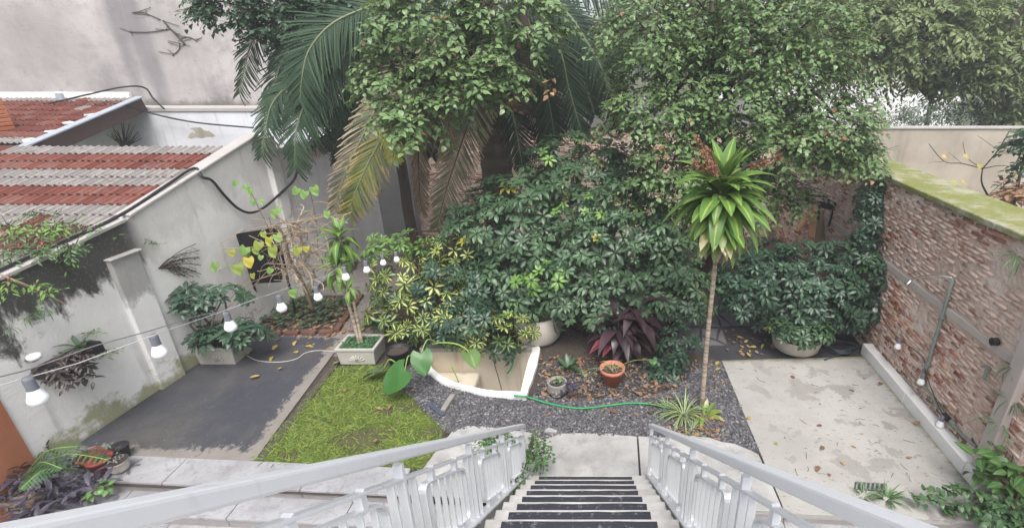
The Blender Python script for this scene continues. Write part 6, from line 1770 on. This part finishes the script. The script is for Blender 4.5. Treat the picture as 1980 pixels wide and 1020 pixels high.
mb = MB(); mb.bar(AT(1562, 412, 8.8), AT(1540, 448, 8.4), .07, .03); mb.build('plank', M['wood_orange'], jp_)
jp_ = thing('wooden_plank', 'wide orange plank standing behind the shrub', 'plank', AT(1572, 430, 8.5))
mb = MB(); mb.bar(AT(1578, 395, 8.9), AT(1568, 460, 8.5), .12, .03, up=V3((0, -1, 0))); mb.build('plank', M['wood_orange'], jp_)
cf = thing('folded_chair', 'folded black metal chair frame on top of the boards', 'chair', AT(1590, 390, 8.6))
for a, b in (((1546, 376), (1566, 390)), ((1546, 376), (1600, 380)), ((1566, 390), (1625, 393)), ((1590, 384), (1614, 402)), ((1600, 385), (1618, 398)), ((1585, 395), (1582, 425)), ((1612, 405), (1602, 438)), ((1625, 393), (1614, 408))):
    mb = MB(); mb.bar(AT(*a, 8.55), AT(*b, 8.5), .035, .035); mb.build('tube', M['cable'], cf)
mb = MB(); mb.add([AT(1585, 388, 8.6), AT(1612, 392, 8.6), AT(1614, 408, 8.55), AT(1588, 402, 8.55)], [(0, 3, 2, 1)]); mb.build('seat', M['black_plastic'], cf)
sp_ = thing('small_lamp', 'small white wall light left of the boards behind the shrub', 'lamp', AT(1537, 405, 8.7))
mb = MB(); mb.box(AT(1537, 405, 8.7), (.08, .06, .07)); mb.build('body', M['white_trim'], sp_, bevel=.008)
mb = MB(); mb.tube([AT(1515, 398, 8.7), AT(1526, 408, 8.65)], .03, 8); mb.build('arm', M['wood_board'], sp_)

# ---- shower pipe, bracket, valve and bulbs on the brick wall
def onR(x, y, out=.03):
    # intersect the ray with the wall plane
    d = ray(x, y); t = (4.12 - .18) / (d.x - .045 * d.y)
    p = V3((d.x * t, d.y * t, H + d.z * t)); return p - inR * out
sh_ = thing('shower_pipe', 'grey-green outdoor shower pipe with chrome head on the brick wall', 'shower', onR(1800, 740, 0))
pts = [onR(1848, 537), onR(1836, 580), onR(1818, 640), onR(1800, 700), onR(1786, 738), onR(1797, 752), onR(1830, 800), onR(1865, 840), onR(1892, 862)]
mb = MB(); mb.tube(pts[:5], .020, 10); mb.build('riser', M['pipe'], sh_, smooth=True)
mb = MB(); mb.tube(pts[4:], .017, 10); mb.build('feed_pipe', M['pipe'], sh_, smooth=True)
for x, y in ((1825, 616), (1797, 705), (1786, 738), (1845, 818)):
    mb = MB(); p = onR(x, y); mb.tube([p - dirR * 0 + V3((0, -.012, .03)), p + V3((0, .006, -.03))], .027, 10); mb.build('clamp', M['pipe'], sh_)
ar = spline([onR(1848, 537, .04), onR(1838, 533, .12), onR(1820, 535, .22), onR(1808, 541, .28)], 5)
mb = MB(); mb.tube(ar, .012, 8); mb.build('shower_arm', M['chrome'], sh_, smooth=True)
e0 = ar[-1]; mb = MB(); mb.tube([e0, e0 + V3((-.03, 0, -.05)), e0 + V3((-.045, 0, -.075))], [.014, .02, .035], 10); mb.build('shower_head', M['chrome'], sh_, smooth=True)
vl = thing('wall_valve', 'black valve handle on the concrete band of the brick wall', 'valve', onR(1931, 660))
mb = MB(); p = onR(1931, 660, .04); mb.tube([p + inR * .03, p - inR * .03], .04, 10); mb.tube([p + V3((0, -.04, .04)), p + V3((0, .03, -.05))], .018, 6); mb.build('handle', M['cable'], vl)
bk = thing('wall_bracket', 'small grey pipe bracket low on the brick wall', 'bracket', onR(1918, 715))
mb = MB(); mb.tube([onR(1908, 708, .05), onR(1922, 707, .05), onR(1910, 733, .04)], .018, 8); mb.build('pipe', M['pipe'], bk)
def bulb(label, p, group, s=1.0, tilt=(0, 0)):
    t = thing('light_bulb', label, 'bulb', p, group)
    p = V3(p)
    mb = MB(); mb.lathe([(0, .075), (.021, .074), (.024, .06), (.024, .012), (.026, .0)], p, 18); o = mb.build('cap', M['bulb_cap'], t, smooth=True)
    mb = MB(); mb.lathe([(.025, .002), (.027, -.008), (.034, -.028), (.042, -.048), (.0445, -.062), (.040, -.079), (.026, -.092), (0, -.096)], p, 22); mb.build('globe', M['globe'], t, smooth=True)
    if s != 1: t.scale = (s, s, s)
    return t
wallb = [(1702, 594, 'white bulb hanging against the leaves of the tub shrub'), (1748, 663, 'white bulb on the brick wall left of the shower pipe'), (1794, 731, 'white bulb at the elbow of the shower pipe')]
for x, y, lab in wallb: bulb(lab, onR(x, y, .07), 'bulbs along the brick wall')
bulb('white bulb at the junction box low on the feed pipe', onR(1834, 813, .08), 'bulbs along the brick wall')
wc = thing('festoon_cable', 'dark cord carrying the bulbs along the brick wall', 'cord', onR(1780, 690))
mb = MB(); mb.tube(spline([onR(1702, 588, .05), onR(1722, 630, .04), onR(1748, 656, .05), onR(1790, 690, .04), onR(1798, 722, .05), onR(1815, 770, .04), onR(1832, 803, .05)], 6), .006, 5); mb.build('cord', M['cable'], wc)
for i, (x, y, n, lab) in enumerate(((1972, 500, 26, 'pale fern growing high on the brick wall at right edge'), (1965, 712, 26, 'dry fern tuft on the grey pilaster at the right'), (1938, 820, 22, 'green fern tuft at the foot of the grey pilaster'), (1962, 775, 22, 'dark dry fern tuft halfway up the pilaster'))):
    tuft(lab, 'wall_fern', onR(x, y, .03), n, GT, M['L_fern'] if i in (0, 2) else M['L_far_dark'], (.6, 1.2), (-.6, .8))
jx = thing('junction_box', 'small dark junction box on the shower feed pipe', 'box', onR(1838, 806))
mb = MB(); mb.box(onR(1838, 806, .05), (.05, .09, .06)); mb.build('box', M['cable'], jx, bevel=.005)
# coiled dark hose by the tub
hc = thing('coiled_hose', 'dark hose coiled on the floor between tub and brick wall', 'hose', G(1625, 690))
pts = [G(1595, 695, .05)]
for k in range(34):
    a = k * .55; r = .2 + .04 * math.sin(k * 1.7); c = G(1630, 686); pts.append(V3((c.x + r * math.cos(a) * 1.1, c.y + .12 + r * .8 * math.sin(a), .05 + .002 * k)))
mb = MB(); mb.tube(spline(pts, 4), .013, 7); mb.build('hose', M['hose_dark'], hc, smooth=True)
# ---- string lights on the left
sl_b = [(64, 752, 44), (303, 666, 33), (442, 619, 24), (542, 584, 20.5), (613, 565, 17.5), (667, 527, 16.5), (708, 514, 14.5), (740, 501, 13), (766, 495, 12.5)]
names = ['nearest and largest white bulb of the string at far left', 'second white bulb of the string, over the left wall foot', 'third white bulb, in front of the planter shrub', 'fourth white bulb, hanging before the planting bed', 'fifth white bulb, beside the double cane', 'sixth white bulb, between the two cane crowns', 'seventh white bulb, right of the canes', 'eighth white bulb, touching the variegated leaves', 'last and smallest white bulb of the string in the variegated shrub']
bp_ = []
for (x, y, w), nm in zip(sl_b, names):
    d = 0.088 * F / w; r = ray(x, y); p = V3((r.x * d, r.y * d, H + r.z * d)); bp_.append(p)
    bulb(nm, p, 'bulbs of the garden string lights', .74 if w > 40 else .8 if w > 30 else .9)
lc = thing('string_light_cord', 'grey cord that carries the string of white bulbs', 'cord', bp_[3])
cp_ = []
first = bp_[0] + (bp_[0] - bp_[1]) * .5 + V3((0, 0, .12)); cp_.append(first)
for i, p in enumerate(bp_):
    cp_.append(p + V3((0, 0, .085)))
    if i < len(bp_) - 1: cp_.append(p.lerp(bp_[i + 1], .5) + V3((0, 0, .095)))
mb = MB(); mb.tube(spline(cp_, 5), .003, 5); mb.build('cord', M['cord_grey'], lc, smooth=True)
wcd = thing('stretched_line', 'thin white cord stretched tight above the string of bulbs', 'cord', bp_[3])
def dpt(x, y, d): r = ray(x, y); return V3((r.x * d, r.y * d, H + r.z * d))
mb = MB(); mb.tube([dpt(-30, 753, 1.75), dpt(150, 702, 2.1), dpt(309, 643, 2.5), dpt(420, 605, 3.3), dpt(560, 555, 4.4), dpt(640, 530, 5.4)], .0025, 5); mb.build('cord', M['cord_white'], wcd)
fc = thing('floor_cable', 'thin pale cable lying curved on the dark slab between the planters', 'cable', G(560, 690))
mb = MB(); mb.tube(spline([G(476, 686, .04), G(500, 697, .04), G(545, 699, .04), G(575, 692, .04), G(590, 682, .04), G(615, 677, .04), G(654, 680, .05)], 5), .0045, 5); mb.build('cable', M['cord_white'], fc)
# ---- cables on the left wall and roofs
bc = thing('black_cable', 'thick black cable looping from roof edge down across the left wall', 'cable', AT(480, 410, 7.6))
pts = [V3((XL(y_) - .06, y_, ztop(y_) + .07)) for y_ in (4.3, 5.0, 5.9, 6.6, 7.1)]
def onL(x, y, out=.06):
    d = ray(x, y); t = (-5.9 - .115 * 6.08) / (d.x - .115 * d.y); p = V3((d.x * t, d.y * t, H + d.z * t)); return p + V3((out, 0, 0))
pts += [onL(383, 342), onL(402, 349), onL(425, 376), onL(452, 402), onL(478, 411), onL(505, 400), onL(535, 370, .1), onL(552, 348, .15), onL(556, 320, .2)]
mb = MB(); mb.tube(spline(pts, 5), .020, 8); mb.build('cable', M['cable'], bc, smooth=True)
for (pp, lab) in (([(0, 204), (90, 200), (160, 185), (240, 168), (280, 170), (296, 190), (318, 211)], 'black cable climbing over the upper roof to the stained wall'), ([(0, 205), (100, 206), (200, 201), (240, 203), (300, 221), (380, 237), (490, 247)], 'black cable sagging in front of the whitewashed wall')):
    t = thing('roof_cable', lab, 'cable', AT(200, 200, 11.2))
    mb = MB(); mb.tube(spline([AT(x, y, 11.25 if x < 270 else 11.6) for x, y in pp], 5), .018, 6); mb.build('cable', M['cable'], t, smooth=True)
dpk = thing('dried_plant', 'dark spiky dried plant against the white wall under the timber verge', 'plant', AT(240, 280, 11.6))
for k in range(26):
    a = math.radians(R.uniform(15, 165)) if k < 20 else math.radians(R.uniform(-30, 15)); L = R.uniform(20, 42)
    mb = MB(); mb.tube([AT(240 + R.uniform(-4, 4), 284, 11.6), AT(240 + L * .9 * math.cos(a), 270 - L * math.sin(a), 11.5)], [.02, .004], 4); mb.build('spike', M['twig_dark'], dpk)
# creeper remains on the stained wall
for i, (pp, lab) in enumerate((([(315, 40), (335, 62), (358, 86)], 'long bare creeper stem stuck to the stained wall'), ([(255, 25), (275, 24), (310, 38)], 'thin curved creeper stem high on the stained wall'), ([(350, 74), (366, 72), (380, 80)], 'short forked creeper stem on the stained wall near the branches'), ([(333, 108), (346, 96), (347, 84)], 'hooked creeper stem lower on the stained wall'), ([(250, 62), (290, 62), (330, 56)], 'faint horizontal creeper stem on the stained wall'))):
    t = thing('dead_creeper', lab, 'stem', AT(*pp[1], 12.48))
    mb = MB(); P = spline([AT(x, y, 12.485) for x, y in pp], 6); mb.tube(P, .018 if i == 0 else .009, 5)
    for k in range(5):
        q = P[R.randrange(len(P))]; mb.tube([q, q + V3((R.uniform(-.35, .35), 0, R.uniform(-.12, .12)))], .006, 4)
    mb.build('stem', M['twig_dark'], t)
# bare sapling beyond the brick wall
bsn = thing('bare_sapling', 'bare sapling with a few yellow leaves in front of the cream wall', 'tree', AT(1905, 380, 9))
def br(pts, r): 
    mb = MB(); P = spline([AT(x, y, 9.2) for x, y in pts], 5); mb.tube(P, [r * .55 * (1 - .6 * k / len(P)) for k in range(len(P))], 6); mb.build('branch', M['twig_dark'], bsn, smooth=True)
mb = MB(); q = AT(1910, 378, 9.2); mb.tube([V3((q.x + .05, q.y, -.98)), V3((q.x + .02, q.y, 1.0)), q], [.05, .045, .035], 8); mb.build('trunk', M['bark'], bsn)
br([(1910, 378), (1898, 352), (1900, 326)], .035); br([(1900, 326), (1860, 316), (1826, 312), (1796, 278)], .022); br([(1900, 326), (1930, 290), (1955, 248)], .024); br([(1900, 326), (1870, 305), (1862, 275)], .014); br([(1900, 326), (1940, 320), (1985, 330)], .016); br([(1930, 290), (1890, 262)], .009); br([(1930, 290), (1975, 270)], .012); br([(1826, 312), (1795, 314)], .008); br([(1910, 378), (1945, 350), (1990, 340)], .012); br([(1860, 316), (1835, 295)], .008)
for x, y in ((1862, 299), (1858, 350), (1845, 349), (1955, 335), (1820, 301), (1895, 317), (1975, 365)):
    single(bsn, TL[0], frame(AT(x, y, 9.15), (R.uniform(-1, 1), -.3, -.2), (0, -.5, 1), 1.1), M['L_dry_yel'])
br_leaf = thing('bronze_foliage', 'reddish dry foliage behind the mossy wall top at the right edge', 'shrub', AT(1965, 365, 8.6))
leafy(br_leaf, [E(1968, 370, 8.6, 28, .3, 16)], 26, M['L_dry'], 60, 99, 7, .3, (.7, 1.2), TL, .2, .5)
dke = [E(1985, 280, 8.8, 22, .3, 50)]
t = thing('dark_branch', 'dark green leafy branch at the right edge before the cream wall', 'tree', (dke[0][0], 8.8, -.98)); leafy(t, dke, 40, M['L_tree_dark'], 60, 100, 8, .4, (.7, 1.1), TL, .2, .5)
mb = MB(); mb.tube([(dke[0][0] + .2, 8.8, -.98), (dke[0][0] + .15, 8.8, 1.5), dke[0][:3]], [.05, .04, .015], 6); mb.build('trunk', M['bark'], t)

# ---- fallen leaves
FL = [Proto().strip(0.12, 0.065, 3, ovate, .25, .5), Proto().strip(0.10, 0.06, 3, ovate, .4, -.5), Proto().strip(0.11, 0.05, 3, ovate, .2, .9)]
def fallen(pts, label, group, mat, z, s=(.7, 1.1)):
    for x, y in pts:
        p = G(x, y, z); a = R.uniform(0, 6.28)
        o = bpy.data.objects.new('fallen_leaf', FL[R.randrange(3)].mesh('fallen_leaf', mat)); col.objects.link(o)
        o.matrix_local = frame(p + V3((0, 0, .012)), (math.cos(a), math.sin(a), .05), UP + rv(.2), R.uniform(*s))
        props(o, label, 'leaf', group)
fallen([(1700, 744), (1652, 757), (1589, 823), (1591, 870), (1625, 893), (1604, 921), (1504, 938), (1583, 902), (1752, 885), (1646, 862), (1766, 820), (1536, 732)], 'brown leaf lying on the white painted slab', 'fallen leaves on the white slab', M['L_dry'], .036, (.6, .95))
fallen([(1500, 860)], 'yellow-green leaf on the white slab beside the corner of the gravel', None, M['L_dry_yel'], .036, (.7, .9))
fallen([(1450, 812)], 'yellow-green leaf on the white slab at its left edge near the cane', None, M['L_dry_yel'], .036, (.7, .9))
fallen([(502, 727), (527, 690), (536, 668), (591, 670), (575, 683), (572, 660), (540, 712), (655, 700), (700, 640), (470, 690)], 'yellow leaf lying on the dark slab or path', 'yellow leaves on the dark slab', M['L_dry_yel'], .034, (.8, 1.3))
fallen([(1140, 766), (1164, 797), (1192, 798), (1066, 800), (1225, 800), (1158, 742), (1100, 730), (1130, 745), (1072, 715), (1080, 735), (1240, 765), (1180, 757), (1120, 698), (1300, 770), (1270, 760), (1290, 745), (1060, 745), (1065, 690), (1255, 795), (1310, 755)], 'dry brown leaf on the gravel and soil behind the hose', 'dry leaves on the gravel', M['L_dry'], .035, (.8, 1.3))
fallen([(791, 731), (798, 757), (757, 781), (668, 757), (728, 789), (640, 815), (725, 850)], 'brown leaf lying on the lawn edge', 'dry leaves on the lawn', M['L_dry'], .05, (.7, 1.0))
fallen([(1440, 663), (1462, 672), (1476, 666), (1384, 706), (1392, 712), (1425, 652), (1450, 690), (1435, 680)], 'yellow leaf on the dark paving beside the tub', 'yellow leaves on the dark paving', M['L_dry_yel'], .03, (.7, 1.0))
lt = thing('leaf_litter', None, None); lt['kind'] = 'stuff'; lt['label'] = 'scattered dry leaf litter on soil and path'
items = []
def litter(poly, n, z, s):
    P = GP(poly); xs = [p.x for p in P]; ys_ = [p.y for p in P]; k = 0
    while k < n:
        x, y = R.uniform(min(xs), max(xs)), R.uniform(min(ys_), max(ys_))
        if not inpoly(x, y, P): continue
        a = R.uniform(0, 6.28); items.append((R.randrange(3), frame((x, y, z + R.uniform(.004, .02)), (math.cos(a), math.sin(a), R.uniform(-.1, .15)), UP + rv(.35), R.uniform(*s)))); k += 1
litter([(1048, 690), (1395, 702), (1410, 770), (1300, 790), (1040, 775)], 420, .01, (.35, .9))
litter([(1250, 830), (1380, 800), (1400, 850), (1300, 848)], 90, .03, (.4, .8))
litter([(485, 650), (510, 585), (690, 575), (660, 650)], 260, .02, (.5, 1.0))
litter([(500, 650), (660, 640), (740, 560), (760, 640), (640, 680)], 120, .012, (.4, .9))
litter([(1400, 640), (1480, 640), (1500, 690), (1400, 690)], 40, .02, (.4, .8))
litter([(855, 720), (900, 735), (880, 745)], 30, -.33, (.4, .9))
scatter(lt, FL, items, M['L_dry'], 'leaf', 'litter')
# twigs and specks on the white slab
tws = thing('twig_litter', None, None); tws['kind'] = 'stuff'; tws['label'] = 'thin dry twigs scattered on the white slab'
mb = MB(); P = GP([(1420, 712), (1660, 705), (1880, 940), (1560, 960)])
xs = [p.x for p in P]; ys_ = [p.y for p in P]; k = 0
while k < 32:
    x, y = R.uniform(min(xs), max(xs)), R.uniform(min(ys_), max(ys_))
    if not inpoly(x, y, P): continue
    a = R.uniform(0, 6.28); L = R.uniform(.02, .13); p = V3((x, y, .039)); d = V3((math.cos(a), math.sin(a), 0))
    mb.tube([p, p + d * L * .5 + V3((-d.y, d.x, 0)) * R.uniform(-.03, .03) + V3((0, 0, .004)), p + d * L], .002, 4); k += 1
mb.build('twigs', M['twig_dark'], tws, kind='stuff')
# ---- haze volume added to stand in for the lens flare veil
HZ = True
if HZ:
    m = bpy.data.materials.new('veil_haze'); m.use_nodes = True
    nt = m.node_tree
    for n_ in list(nt.nodes): nt.nodes.remove(n_)
    o_ = nt.nodes.new('ShaderNodeOutputMaterial'); v_ = nt.nodes.new('ShaderNodeVolumePrincipled')
    v_.inputs['Color'].default_value = (0.93, 0.95, 1.0, 1); v_.inputs['Density'].default_value = 0.0045; v_.inputs['Anisotropy'].default_value = 0.2
    nt.links.new(v_.outputs[0], o_.inputs['Volume'])
    mb = MB(); mb.box((0, 14, 5.0), (90, 60, 14)); props(mb.build('haze', m), kind='stuff')
